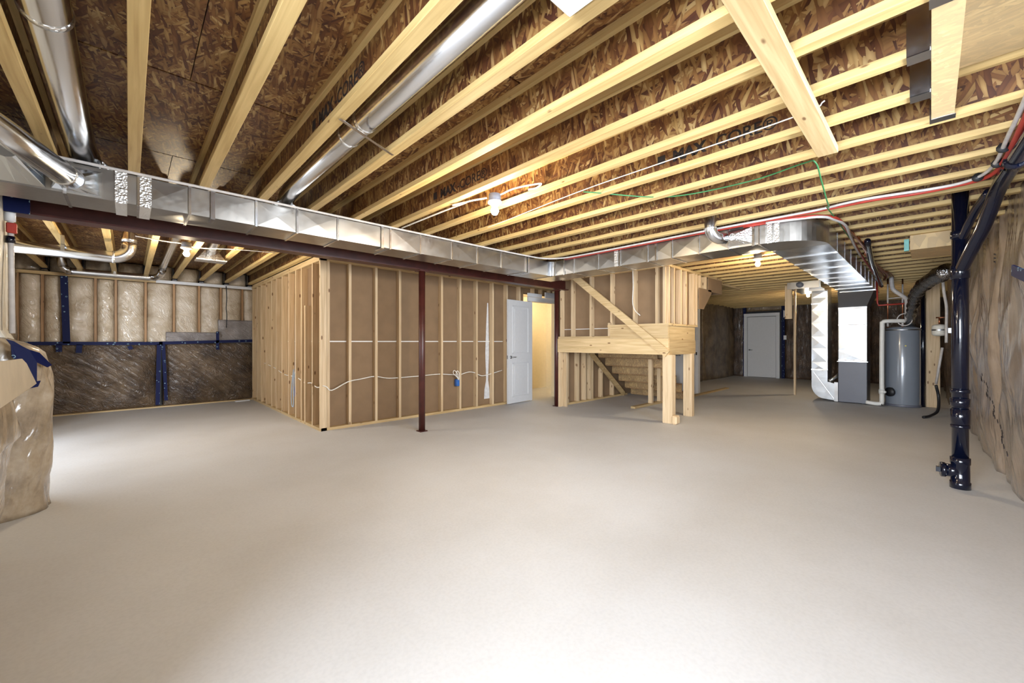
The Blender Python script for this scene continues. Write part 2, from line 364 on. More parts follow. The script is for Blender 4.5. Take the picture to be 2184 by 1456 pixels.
def lowf(a, b2):
    def fn(x, z):
        t = (x-a)/(b2-a); e = min(1, 6*t, 6*(1-t)); zt = z/1.2
        return -.10*math.sqrt(max(0, e))*(.45+.75*math.sin(math.pi*min(1, max(0, zt)))**.7)-.05*nz3(x*2.2, z*2.2, 3)-.015*nz3(x*9+z*6, z*2, 5)
    return fn
for a, b2 in ((-1.3, .40), (.46, 1.98)):
    obj('insulation_blanket', sheet('y', 10.0, a, b2, .0, 1.185, lowf(a, b2), .05, -.05), INSUL_LO, wb)
GREYFILM = poly('grey_film', [(.16, .135, .125), (.22, .19, .175), (.28, .25, .235)], .6, (0, R(60), 0), (7, 7, 2), 1, 4)
obj('film_patch', sheet('y', 9.94, .50, 1.36, 1.19, 1.40, lambda x, z: -.02*nz3(x*5, z*9, 2), .03, -.05), GREYFILM, wb)
obj('film_patch', sheet('y', 9.94, 1.30, 1.98, 1.19, 1.66, lambda x, z: -.025*nz3(x*5, z*9, 4), .03, -.05), GREYFILM, wb)
def strip(x0, z0, x1, z1, w, y=9.86):
    return MB().bar((x0, y, z0), (x1, y, z1), w, .006, up=(0, 1, 0))
for s_ in ((-1.3, 1.19, .45, 1.185, .055), (.4, 1.19, 1.98, 1.24, .055), (-.775, 2.3, -.745, 1.19, .085), (.40, 1.17, .38, .05, .06), (.46, 1.17, .50, .12, .05), (1.28, 1.42, 1.28, 1.06, .05), (-.83, 1.17, -.83, 1.05, .07), (-.60, 1.17, -.61, 1.03, .07), (.0, 1.14, .03, 1.08, .06)):
    obj('tape_strip', strip(*s_), TAPE, wb)
obj('top_plate', B(-1.3, 1.98, 9.93, 10.05, 2.31, 2.36), LX, wb)
obj('white_sill_film', B(.36, 1.95, 9.918, 9.93, 2.31, 2.365), WHITE, wb)
obj('bottom_plate', B(-1.3, 1.98, 9.86, 10.05, 0, .02), LX, wb)
for k in range(-2, 7):
    x = -.58+.4*k
    obj('insulation_pouch', sheet('y', 10.0, x+.04, x+.36, 2.37, 2.62, lambda a, z, x=x: -.05*math.sin(math.pi*(a-x-.04)/.32)-.02*nz3(a*8, z*8, 7), .04, -.05), INSUL_HI if k > 1 else INSUL_N, wb)
    obj('joist_hanger', MB().box(x-.038, x-.034, 9.8, 9.93, 2.37, 2.6).box(x+.034, x+.038, 9.8, 9.93, 2.37, 2.6).box(x-.038, x+.038, 9.8, 9.93, 2.37, 2.395), ABS, wb)
# left wall
wlf = empty('wall_left', (-.65, 2, 0), kind='structure')
obj('wall_panel', B(-.85, -.68, 1.05, 4.80, 0, SUB), INSUL_W, wlf)
obj('wall_panel', B(-.85, -.68, -1.5, -.55, 0, SUB), INSUL_W, wlf)
obj('wall_panel', B(-.85, -.68, -.55, 1.05, 2.25, SUB), INSUL_W, wlf)
obj('wall_panel', B(-1.55, -.68, 4.80, 4.95, 0, SUB), INSUL_W, wlf)
obj('wall_panel', B(-1.5, -1.32, 4.95, 5.1, 0, SUB), INSUL_W, wlf)
obj('wall_panel', B(-1.5, -1.32, 7.4, 10.2, 0, SUB), INSUL_W, wlf)
obj('wall_panel', B(-1.5, -1.32, 5.1, 7.4, 2.15, SUB), INSUL_W, wlf)
obj('insulation_blanket', sheet('x', -1.3, 7.42, 9.9, 0, 1.2, lambda y, z: .08+.05*nz3(y*2, z*2, 9), .08, .03), INSUL_LO, wlf)
obj('insulation_blanket', sheet('x', -1.3, 7.42, 9.9, 1.22, 2.35, lambda y, z: .03+.03*nz3(y*3, z*2, 9), .08, .03), INSUL_HI, wlf)
def pillow(y0, y1, z1, x_mid, x_base, x_top, seed, ends=.25, amp=.02, back=-.70):
    ny, nz_ = 44, 34; rings = []
    mb = MB(); vs = []; fs = []
    for j in range(nz_+1):
        z = z1*j/nz_; q = j/nz_
        face = x_base+(x_mid-x_base)*math.sin(math.pi*min(1, q*1.05)/2)**.8 if q < .62 else x_mid+(x_top-x_mid)*((q-.62)/.38)**2.2
        if q > .9: face = face+(back-face)*((q-.9)/.1)**2*.75
        row = []
        for i in range(ny+1):
            s_ = i/ny
            # go along y with rounded ends
            yy = y0+(y1-y0)*s_; e = 1
            if s_ > 1-ends: e = math.sqrt(max(0, 1-((s_-1+ends)/ends)**2))
            if s_ < ends: e = math.sqrt(max(0, 1-((ends-s_)/ends)**2))
            xx = back+(face-back)*e
            xx += amp*nz3(yy*5+z*2, z*3, seed)*e+amp*.5*nz3(yy*16+z*6, z*5, seed+3)*e
            yy += amp*.4*nz3(z*7, seed, yy*3)
            vs.append((xx, yy, z))
    for j in range(nz_):
        for i in range(ny): a = j*(ny+1)+i; fs.append((a, a+1, a+ny+2, a+ny+1))
    mb.add(vs, fs, True); k = len(mb.v)
    # closing faces to the wall
    tp = [nz_*(ny+1)+i for i in range(ny+1)]
    mb.v += [Vector((back, y1, z1)), Vector((back, y0, z1)), Vector((back, y0, 0)), Vector((back, y1, 0))]
    mb.f += [tuple(tp)+(k, k+1), tuple(range(ny+1))+(k+3, k+2)]; mb.sm += [False]*2
    return mb
obj('insulation_blanket', pillow(4.30, 4.80, 1.25, -.41, -.43, -.48, 2, .42, .03), INSUL_N, wlf)
obj('insulation_blanket', pillow(1.25, 3.54, 1.10, -.43, -.57, -.50, 12, .07, .025), INSUL_N, wlf)
obj('film_drape', sheet('x', -.655, 1.2, 4.62, 1.08, 2.38, lambda y, z: .012*nz3(y*4, z*3, 5)+.05*max(0, 1.25-z)*4, .06, .02), INSUL_W, wlf)
obj('film_drape', sheet('x', -.67, 4.50, 4.80, 1.20, 2.36, lambda y, z: .06*max(0, 1.32-z)*8+.012*nz3(y*9, z*5, 8), .03, .02), INSUL_W, wlf)
obj('film_drape', B(-.66, -.645, 4.13, 4.22, 1.2, 2.38), TAPE, wlf)
# blue tape patch and paper flap on the blankets
def patch(pts, mat, name, x):
    mb = MB(); n_ = len(pts)
    mb.add([(x(y, z)+.004, y, z) for y, z in pts]+[(x(y, z)-.004, y, z) for y, z in pts], [tuple(range(n_)), tuple(range(2*n_-1, n_-1, -1))]+[(i, (i+1) % n_, n_+(i+1) % n_, n_+i) for i in range(n_)])
    return obj(name, mb, mat, wlf)
def skin(pts, mat, name, off=.006):
    c = Vector((-.9, 4.9, 1.0)); n_ = len(pts); P = [Vector(p_) for p_ in pts]
    out = [p_+(Vector((p_.x+.75, p_.y-4.6, 0))).normalized()*off for p_ in P]
    return obj(name, MB().add(out+P, [tuple(range(n_)), tuple(range(2*n_-1, n_-1, -1))]+[(i, (i+1) % n_, n_+(i+1) % n_, n_+i) for i in range(n_)]), mat, wlf)
skin([(-.591, 4.235, 1.236), (-.561, 4.248, 1.223), (-.527, 4.27, 1.188), (-.501, 4.29, 1.165), (-.457, 4.32, 1.141), (-.407, 4.39, 1.05), (-.424, 4.36, 1.036), (-.468, 4.31, 1.075), (-.468, 4.31, .944), (-.453, 4.33, .945), (-.464, 4.32, .904), (-.529, 4.27, .89), (-.531, 4.265, .925), (-.501, 4.29, .947), (-.542, 4.26, 1.07), (-.568, 4.245, 1.119), (-.572, 4.243, 1.198)], TAPE, 'tape_patch')
obj('paper_flap', MB().add([(-.40, 2.7, 1.135), (-.40, 3.25, 1.131), (-.405, 3.42, 1.10), (-.40, 3.70, .969), (-.395, 3.41, .96), (-.39, 2.7, .94), (-.408, 2.7, 1.135), (-.408, 3.25, 1.131), (-.413, 3.42, 1.10), (-.408, 3.70, .969), (-.403, 3.41, .96), (-.398, 2.7, .94)], [(0, 1, 2, 3, 4, 5), (11, 10, 9, 8, 7, 6)]+[(i, (i+1) % 6, 6+(i+1) % 6, 6+i) for i in range(6)]), PEEL, wlf)
# right wall
wr = empty('wall_right', (5, -.6, 0), kind='structure')
obj('backing', B(-1.6, 16.6, -1.0, -.85, 0, 1.0), BLACK, wr)
obj('backing', B(-1.6, 1.5, -1.0, -.85, 1.0, SUB), BLACK, wr); obj('backing', B(3.95, 16.6, -1.0, -.85, 1.0, SUB), BLACK, wr)
obj('backing', B(1.5, 3.95, -1.0, -.85, 2.3, SUB), BLACK, wr)
def yr(x): return -.47+.037*(x-4.3) if x < 11 else -.22
def panel_r(x0, x1, seed, off=0):
    def fn(x, z):
        t = (x-x0)/(x1-x0); e = min(1, 9*t, 9*(1-t)); q = z/2.45
        return yr(x)+off-.15+.15*(max(0, e)**.5)*(.78+.32*math.sin(math.pi*min(1, q*1.15))) + .05*nz3(x*1.6, z*1.5, seed)+.020*nz3(x*4.0+z*2.2, z*1.5, seed+2)+.004*nz3(x*15+z*6, z*6, seed+4)
    return sheet('y', 0, x0, x1, 0, 2.45, fn, .045, .9)
for x0, x1, sd, off in ((-.66, 1.2, 1, -.14), (1.2, 3.98, 2, -.12), (3.96, 5.75, 4, 0), (5.72, 7.4, 5, -.0), (7.38, 9.1, 6, -.02), (9.08, 11.2, 7, -.03), (11.2, 13.6, 8, 0), (13.6, 15.7, 9, 0)):
    if x0 in (1.2,):   # window above the blanket behind the camera
        obj('insulation_blanket', sheet('y', 0, x0, x1, 0, .98, lambda x, z: -.58+.03*nz3(x*3, z*2, 4), .06, .5), INSUL_R, wr)
    elif x0 == -.66:
        obj('insulation_blanket', sheet('y', 0, x0, x1, 0, .98, lambda x, z: -.60+.03*nz3(x*3, z*2, 4), .06, .5), INSUL_R, wr)
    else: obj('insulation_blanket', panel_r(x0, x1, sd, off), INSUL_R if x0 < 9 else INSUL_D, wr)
obj('tape_strip', MB().bar((3.85, -.40, 1.60), (4.12, -.365, 1.68), .07, .01, up=(0, 1, 0)), TAPE, wr)
for (x, z, L) in ((4.88, 1.89, .11), (4.88, 1.86, .12), (4.88, 1.83, .10)):
    obj('printed_mark', MB().bar((x-L/2, -.345, z), (x+L/2, -.345, z+.02), .004, .008, up=(0, 0, 1)), INK, wr)
for i in range(26):
    x = 4.0+i*.075; z = .50+.42*((x-4.0)/2)**.9+.012*math.sin(i)
    obj('printed_mark', MB().bar((x, -.335+.01*math.sin(i*.9), z), (x+.045, -.335+.01*math.sin(i*.9), z+.016), .004, .010, up=(0, 0, 1)), INK, wr)
# end wall and far side wall of the far room
we = empty('wall_end', (15.75, 2, 0), kind='structure')
for y0, y1, sd in ((-.4, 1.2, 1), (1.2, 2.6, 2), (2.6, 3.36, 3), (4.50, 4.95, 4)):
    def fn(y, z, y0=y0, y1=y1, sd=sd): t = (y-y0)/(y1-y0); return -(.08*min(1, 8*t, 8*(1-t))+.05*nz3(y*4, z*2.5, sd)+.02*nz3(y*14, z*6, sd))
    obj('insulation_blanket', sheet('x', 15.75, y0, y1, 0, SUB, fn, .07, -.1), INSUL_D, we)
obj('insulation_blanket', sheet('x', 15.7, 3.42, 4.46, 2.26, 2.50, lambda y, z: -.04+.02*nz3(y*5, z*5, 2), .05, -.1), INSUL_F, we)
obj('backing', B(15.8, 15.95, -1, 5.2, 0, SUB), BLACK, we)
for s_ in ((3.37, 0, 2.55, .09), (4.52, 0, 2.5, .09)):
    obj('tape_strip', B(15.62, 15.63, s_[0]-s_[3]/2, s_[0]+s_[3]/2, s_[1], s_[2]), TAPE, we)
obj('tape_strip', B(15.62, 15.63, 3.4, 4.5, 2.50, 2.56), ABS, we)
obj('light_switch', B(15.58, 15.615, 3.27, 3.35, 1.28, 1.42), WHITE, we)
obj('notice_sheet', B(15.60, 15.61, 3.22, 3.36, 2.02, 2.24), WHITE, we)
wf = empty('wall_front', (13, 4.9, 0), kind='structure')
for x0, x1, sd in ((9.9, 12.9, 1), (12.9, 15.7, 2)):
    obj('insulation_blanket', sheet('y', 4.95, x0, x1, 0, SUB-.1, lambda x, z, x0=x0, x1=x1, sd=sd: -(.03+.10*math.sin(math.pi*(x-x0)/(x1-x0))**.5+.07*nz3(x*1.3, z*1.2, sd)+.02*nz3(x*6, z*3, sd)), .07, -.1), INSUL_F, wf)
obj('backing', B(9.8, 15.9, 5.0, 5.15, 0, SUB), BLACK, wf)
# end wall door
d3 = empty('door_3', (15.6, 3.95, 0), kind='structure')
obj('door_slab', B(15.54, 15.58, 3.56, 4.40, .012, 2.06), WHITE, d3, bevel=.003)
for a in ((3.45, 3.55, 0, 2.07), (4.41, 4.51, 0, 2.07), (3.45, 4.51, 2.075, 2.18)): obj('casing', B(15.52, 15.6, *a), WHITE, d3)
obj('door_handle', MB().tube([(15.54, 4.33, .93), (15.49, 4.33, .93)], .025, 12).tube([(15.49, 4.33, .93), (15.49, 4.24, .93)], .01, 8), DULLM, d3)
# ------------------------------------------------------------------ window / door openings that let the daylight in (outside the frame)
for i, (x, y0, y1, z0, z1) in enumerate(((-.80, -.55, 1.05, .02, 2.25), (-1.42, 5.1, 7.4, .02, 2.15))):
    w = empty('window_%d' % (i+1), (x, (y0+y1)/2, 0), kind='structure')
    for a in ((y0, y0+.05, z0, z1), (y1-.05, y1, z0, z1), ((y0+y1)/2-.025, (y0+y1)/2+.025, z0, z1), (y0, y1, z0, z0+.05), (y0, y1, z1-.05, z1)):
        obj('window_frame', B(x-.03, x+.03, *a), WHITE, w)
w = empty('window_3', (2.7, -.93, 1), kind='structure')
for a in ((1.5, 1.55, 1, 2.3), (3.9, 3.95, 1, 2.3), (1.5, 3.95, 1, 1.05), (1.5, 3.95, 2.25, 2.3)): obj('window_frame', B(a[0], a[1], -.96, -.9, a[2], a[3]), WHITE, w)
# ------------------------------------------------------------------ closet partition walls
wa = empty('wall_closet_front', (3.8, 5.76, 0), kind='structure')
SX = [2.278, 2.67, 3.056, 3.461, 3.833, 4.218, 4.589, 4.979, 5.34, 5.692]
obj('bottom_plate', B(1.885, 6.0, 5.72, 5.81, 0, .038), LX, wa)
obj('top_plate', B(1.885, 6.95, 5.72, 5.81, 2.325, 2.363), LX, wa)
obj('stud', B(1.962, 1.998, 5.72, 5.81, .038, 2.325), LZ, wa)
for x in SX: obj('stud', B(x-.019, x+.019, 5.72, 5.81, .038, 2.325), LZ, wa, bevel=.0015)
for i, (z0, z1) in enumerate(((.01, 1.217), (1.223, 2.363))):
    for x0, x1 in ((1.97, 3.44), (3.443, 5.88)):
        obj('drywall_panel', B(x0, x1, 5.812, 5.824, z0, z1), PAPER, wa)
obj('seam_tape', B(1.97, 5.30, 5.8095, 5.8118, 1.213, 1.229), PLASTICW, wa)
obj('compound_patch', MB().add([(4.83, 5.811, .14), (4.97, 5.811, .14), (4.955, 5.811, .34), (4.93, 5.811, .5), (4.95, 5.811, 1.0), (4.94, 5.811, 1.6), (4.93, 5.811, 1.95), (4.905, 5.811, 1.95), (4.88, 5.811, 1.5), (4.86, 5.811, 1.0), (4.88, 5.811, .5), (4.84, 5.811, .32)], [tuple(range(12))]), COMPOUND, wa)
for x in (6.1, 6.35, 6.62): obj('stud', B(x-.019, x+.019, 5.72, 5.81, 2.21, 2.325), LZ, wa)
obj('drywall_panel', B(5.885, 6.95, 5.812, 5.824, 2.2, 2.36), PAPER, wa)
wb2 = empty('wall_closet_side', (1.92, 8, 0), kind='structure')
SY = [9.85, 9.45, 9.104, 8.70, 8.312, 7.974, 7.599, 7.212, 6.832, 6.55, 6.38, 6.05]
obj('bottom_plate', B(1.872, 1.96, 5.72, 9.93, 0, .038), LY, wb2)
obj('top_plate', B(1.872, 1.96, 5.72, 9.93, 2.325, 2.40), LY, wb2)
obj('stud', B(1.872, 1.96, 5.72, 5.758, .038, 2.363), LZ, wb2, bevel=.0015)
for i, y in enumerate(SY):
    z1 = 1.75 if i == 10 else 2.325
    obj('stud', B(1.872, 1.96, y-.019, y+.019, .038, z1), LZ, wb2, bevel=.0015)
for y0, y1 in ((5.83, 7.2), (7.203, 9.93)):
    obj('drywall_panel', B(1.962, 1.974, y0, y1, .01, 1.217), PAPER, wb2); obj('drywall_panel', B(1.962, 1.974, y0, y1, 1.223, 2.36), PAPER, wb2)
obj('seam_tape', B(1.9595, 1.9618, 5.83, 9.9, 1.213, 1.229), PLASTICW, wb2)
# closet interior
wc = empty('wall_closet_interior', (6.4, 7, 0), kind='structure')
obj('wall_panel', B(5.6, 8.2, 7.14, 7.2, 0, 2.36), CREAM, wc); obj('wall_panel', B(5.82, 5.88, 5.83, 7.14, 0, 2.36), CREAM, wc)
obj('wall_panel', B(8.1, 8.16, 5.83, 7.14, 0, 2.36), CREAM, wc); obj('ceiling_panel', B(5.6, 8.2, 5.83, 7.2, 2.36, 2.38), CREAM, wc)
obj('wall_panel', B(6.80, 8.16, 5.72, 5.84, 0, 2.36), CREAM, wc)
# closet door (open)
d1 = empty('door_1', (6.02, 5.75, 0), kind='structure')
hx, hy = 6.045, 5.74; fx, fy = 5.285, 5.66
dirv = Vector((fx-hx, fy-hy, 0)); L = dirv.length; dirv.normalize(); nrm = Vector((dirv.y, -dirv.x, 0))
if nrm.y > 0: nrm = -nrm
def dbox(u0, u1, z0, z1, d0, d1_):
    mb = MB(); vs = []
    for z in (z0, z1):
        for u, d in ((u0, d0), (u1, d0), (u1, d1_), (u0, d1_)):
            p = Vector((hx, hy, z))+dirv*u+nrm*d; vs.append(p)
    return mb.add(vs, [(0, 3, 2, 1), (4, 5, 6, 7), (0, 1, 5, 4), (1, 2, 6, 5), (2, 3, 7, 6), (3, 0, 4, 7)])
sl = obj('door_slab', dbox(0, L, .012, 2.035, -.01, .025), WHITE, d1)
for z0, z1 in ((.13, .80), (.98, 1.92)):
    fr = MB()
    for a in ((.13, .15, z0, z1), (L-.15, L-.13, z0, z1), (.13, L-.13, z0, z0+.02), (.13, L-.13, z1-.02, z1)):
        q = dbox(a[0], a[1], a[2], a[3], .025, .038); fr.add(q.v, q.f)
    obj('panel_moulding', fr, WHITE, sl, bevel=.002)
    obj('door_panel', dbox(.19, L-.19, z0+.06, z1-.06, .025, .031), WHITE, sl, bevel=.0025)
p = Vector((hx, hy, .915))+dirv*(L-.07)+nrm*.03; q = p+nrm*.045
obj('door_handle', MB().tube([p, p+nrm*.012], .028, 14).tube([p, q], .01, 8).tube([q, q-dirv*.11], .009, 8), DULLM, d1)
obj('latch_plate', dbox(L, L+.002, .88, .95, -.002, .016), DULLM, d1)
obj('casing', B(5.90, 6.80, 5.69, 5.72, 2.05, 2.14), WHITE, d1); obj('casing', B(6.75, 6.84, 5.69, 5.72, 0, 2.05), WHITE, d1)
obj('jamb', B(6.0, 6.03, 5.72, 5.83, 0, 2.05), WHITE, d1); obj('jamb', B(6.03, 6.78, 5.72, 5.83, 2.05, 2.08), WHITE, d1)
obj('spare_casing', MB().box(5.80, 6.22, 5.60, 5.62, 2.13, 2.20), WHITE, d1); obj('spare_casing', MB().box(6.38, 6.72, 5.64, 5.67, 2.14, 2.26), WHITE, d1)
# ------------------------------------------------------------------ steel beam and posts
bmx = MB().box(-1.45, 6.0, 4.70, 4.86, 2.18, 2.194).box(-1.45, 6.0, 4.775, 4.785, 2.194, 2.386).box(-1.45, 6.0, 4.70, 4.86, 2.386, 2.3995)
tag(obj('steel_beam', bmx, PRIMER), 'long dark red primed steel I-beam running under the joists behind the duct', 'beam')
for x, y, lb in ((2.88, 4.785, 'red primed round steel post in front of the studs with drywall between them'), (5.84, 4.885, 'red primed round steel post between the open white door and the stair landing')):
    e = empty('steel_post', (x, y, 0), lb, 'post')
    obj('shaft', MB().tube([(x, y, .012), (x, y, 2.168)], .043, 24), PRIMER, e)
    obj('base_plate', B(x-.055, x+.055, y-.055, y+.055, 0, .012), PRIMER, e); obj('cap_plate', B(x-.07, x+.07, y-.07, y+.07, 2.168, 2.18), PRIMER, e)
# ------------------------------------------------------------------ main duct
dt = empty('trunk_duct', (2, 4.04, 2.18), 'long galvanised rectangular trunk duct hung under the joists in front of the steel beam', 'duct')
xs = [-.64, -.30, .05, .33, .76, 1.07, 1.42, 1.95, 2.3, 2.72, 3.1, 3.5, 3.95, 4.5]
def faceted(x0, x1, y0, y1, z0, z1, d=.006):
    ym, zm, xm = (y0+y1)/2, (z0+z1)/2, (x0+x1)/2
    c8 = [(x0, y0, z0), (x1, y0, z0), (x1, y1, z0), (x0, y1, z0), (x0, y0, z1), (x1, y0, z1), (x1, y1, z1), (x0, y1, z1)]
    cs = [(xm, y0-d, zm), (xm, ym, z0-d), (x0-d, ym, zm)]
    f = []
    for q, c in (((0, 1, 5, 4), 8), ((0, 3, 2, 1), 9), ((3, 0, 4, 7), 10)):
        for i in range(4): f.append((q[i], q[(i+1) % 4], c))
    f += [(4, 5, 6, 7), (1, 2, 6, 5), (2, 3, 7, 6)]
    return MB().add(c8+cs, f)
for a, b2 in zip(xs[:-1], xs[1:]):
    obj('duct_section', faceted(a, b2, 3.86, 4.22, 2.18, 2.383, random.uniform(.002, .007)), GALV, dt)
    obj('seam_cleat', MB().box(b2-.008, b2+.008, 3.852, 4.228, 2.172, 2.179).box(b2-.008, b2+.008, 3.85, 3.86, 2.174, 2.388), PIPE, dt)
for x in (-.04, .085): obj('foil_strip', MB().box(x-.03, x+.03, 3.848, 3.858, 2.175, 2.385).box(x-.03, x+.03, 3.85, 4.22, 2.170, 2.177), FOIL, dt)
for x in (.47, 1.86, 4.0): obj('hanger_strap', MB().box(x-.014, x+.014, 3.845, 3.85, 2.170, 2.40).box(x-.014, x+.014, 3.845, 4.0, 2.166, 2.171), PIPE, dt)
# boots on the left end
def boot(rect, ring_c, ring_r, axis, mat=GALV, n=16):
    """square-to-round boot from rect (4 pts) to a ring"""
    P = [Vector(p_) for p_ in rect]; per = []
    for i in range(4):
        for j in range(n//4): per.append(P[i].lerp(P[(i+1) % 4], j/(n//4)))
    ax = Vector(axis).normalized(); cc = Vector(ring_c); rc = sum(P, Vector())/4
    ring = []
    for q_ in per:
        d = (q_-rc); d = d-ax*d.dot(ax); ring.append(cc+d.normalized()*ring_r)
    return MB().loft([per, ring], False)
obj('takeoff_boot', boot([(-.36, 3.86, 2.19), (-.36, 3.86, 2.36), (-.13, 3.86, 2.36), (-.13, 3.86, 2.19)], (-.27, 3.74, 2.25), .068, (0, 1, .1)), BRIGHT, dt)
obj('takeoff_boot', boot([(-.62, 3.86, 2.19), (-.62, 3.86, 2.38), (-.38, 3.86, 2.38), (-.38, 3.86, 2.19)], (-.52, 3.70, 2.34), .05, (0, 1, .1)), BRIGHT, dt)
obj('takeoff_boot', boot([(.86, 3.95, 2.384), (1.14, 3.95, 2.384), (1.14, 4.15, 2.384), (.86, 4.15, 2.384)], (1.0, 3.98, 2.46), .065, (0, 0, 1)), FOIL, dt)
obj('takeoff_boot', boot([(-.33, 3.95, 2.384), (-.05, 3.95, 2.384), (-.05, 4.15, 2.384), (-.33, 4.15, 2.384)], (-.19, 3.98, 2.46), .068, (0, 0, 1)), FOIL, dt)
# branch round pipes
def roundpipe(path, r, label, seams=(), mat=PIPE, name='round_duct', extra=None):
    e = empty(name, path[0], label, 'duct')
    obj('pipe', MB().tube(path, r, 28), mat, e)
    for s0, s1 in seams: obj('crimp_ring', MB().tube([s0, s1], r+.004, 28), FOIL, e)
    return e
roundpipe([(-.235, -.5, 2.515), (-.235, 3.72, 2.515), (-.225, 3.90, 2.49), (-.2, 4.0, 2.43)], .075, 'round galvanised duct between the leftmost joists, above the camera', [((-.235, 2.36, 2.515), (-.235, 2.39, 2.515))])
roundpipe([(1.0, -.5, 2.512), (1.0, 3.70, 2.512), (1.0, 3.90, 2.49), (1.0, 4.0, 2.43)], .065, 'round galvanised duct between joists with a thin strap across it', [((1.0, 2.28, 2.512), (1.0, 2.31, 2.512)), ((1.0, 2.52, 2.512), (1.0, 2.535, 2.512))])
tag(obj('duct_strap', MB().bar((.80, 2.15, 2.392), (1.20, 2.34, 2.392), .018, .003), PIPE), 'thin metal strap nailed across two joists below the round duct', 'strap')
roundpipe([(-.64, 2.72, 2.31), (-.27, 3.76, 2.25)], .066, 'short slanting round duct feeding the left end of the trunk duct', [((-.30, 3.68, 2.254), (-.292, 3.70, 2.253))])
# corner piece and second run
d2 = empty('return_trunk_duct', (4.7, 2.4, 2.18), 'galvanised trunk duct running from the stair wall to a rounded elbow and the furnace', 'duct')
fil = [(4.40+.1*math.cos(R(t)), 3.76+.1*math.sin(R(t))) for t in range(0, 91, 10)]
obj('corner_throat', MB().prism(fil+[(4.50, 3.86)], 2.18, 2.385), BRIGHT, d2)
obj('duct_section', B(4.5, 4.9, 3.83, 4.22, 2.18, 2.385), BRIGHT, d2)
ys = [3.83, 3.45, 3.05, 2.72, 2.35, 2.05, 1.75, 1.45, 1.17]
def fx_(x0, x1, y0, y1, z0, z1, d=.005):
    ym, zm, xm = (y0+y1)/2, (z0+z1)/2, (x0+x1)/2
    c8 = [(x0, y0, z0), (x1, y0, z0), (x1, y1, z0), (x0, y1, z0), (x0, y0, z1), (x1, y0, z1), (x1, y1, z1), (x0, y1, z1)]
    f = []
    for q, c in (((3, 0, 4, 7), 8), ((0, 3, 2, 1), 9)):
        for i in range(4): f.append((q[i], q[(i+1) % 4], c))
    return MB().add(c8+[(x0-d, ym, zm), (xm, ym, z0-d)], f+[(4, 5, 6, 7), (0, 1, 5, 4), (1, 2, 6, 5), (2, 3, 7, 6)])
for a, b2 in zip(ys[:-1], ys[1:]):
    obj('duct_section', fx_(4.5, 4.9, b2, a, 2.18, 2.385, random.uniform(.003, .008)), GALV, d2)
    obj('seam_cleat', MB().box(4.49, 4.5, b2-.007, b2+.007, 2.174, 2.388).box(4.492, 4.9, b2-.007, b2+.007, 2.173, 2.179), PIPE, d2)
for y in (3.62, 2.24, 1.22): obj('hanger_strap', MB().box(4.485, 4.49, y-.012, y+.012, 2.17, 2.40).box(4.485, 4.62, y-.012, y+.012, 2.395, 2.4), PIPE, d2)
for y in (2.78, 1.08, 1.02): obj('foil_strip', B(4.488, 4.498, y-.02, y+.02, 2.175, 2.387), FOIL, d2)
cx_, cy_ = 4.98, 1.17
outer = [(cx_-.48*math.cos(R(t)), cy_-.48*math.sin(R(t))) for t in range(0, 91, 6)]
inner = [(cx_-.05*math.cos(R(t)), cy_+.0-.05*math.sin(R(t))) for t in range(90, -1, -18)]
obj('duct_elbow', MB().prism(outer+inner+[(4.9, 1.19)], 2.18, 2.385), GALV, d2)
xr = [4.98, 5.5, 6.05, 6.6, 7.15, 7.7, 8.25, 8.8, 9.4, 10.0]
for a, b2 in zip(xr[:-1], xr[1:]):
    ya, yb = .69+.02*(a-4.98)/5, 1.17+.05*(a-4.98)/5; yc, yd = .69+.02*(b2-4.98)/5, 1.17+.05*(b2-4.98)/5
    m_ = MB().add([(a, ya, 2.18), (b2, yc, 2.18), (b2, yd, 2.18), (a, yb, 2.18), (a, ya, 2.385), (b2, yc, 2.385), (b2, yd, 2.385), (a, yb, 2.385), ((a+b2)/2, (ya+yb)/2, 2.175)],
                  [(0, 3, 8), (3, 2, 8), (2, 1, 8), (1, 0, 8), (4, 5, 6, 7), (0, 1, 5, 4), (1, 2, 6, 5), (2, 3, 7, 6), (3, 0, 4, 7)])
    obj('duct_section', m_, BRIGHT, d2)
    obj('seam_cleat', MB().box(b2-.006, b2+.006, yc-.008, yd+.006, 2.172, 2.178).box(b2-.006, b2+.006, yc-.003, yc-.001, 2.178, 2.386), PIPE, d2)
# takeoff on the second run
obj('takeoff_boot', boot([(4.5, 1.22, 2.20), (4.5, 1.22, 2.37), (4.5, 1.46, 2.37), (4.5, 1.46, 2.20)], (4.38, 1.38, 2.27), .035, (1, 0, 0)), FOIL, d2)
roundpipe([(4.22, 1.53, 2.62), (4.22, 1.53, 2.36)]+[(4.22+.0+.1*(1-math.cos(R(t))), 1.53-.05*(1-math.cos(R(t))), 2.36-.1*math.sin(R(t))) for t in (20, 40, 60, 80)]+[(4.37, 1.44, 2.26)], .055, 'vertical round pipe dropping from the joists into an elbow on the trunk duct', [((4.22, 1.53, 2.35), (4.22, 1.53, 2.36))])
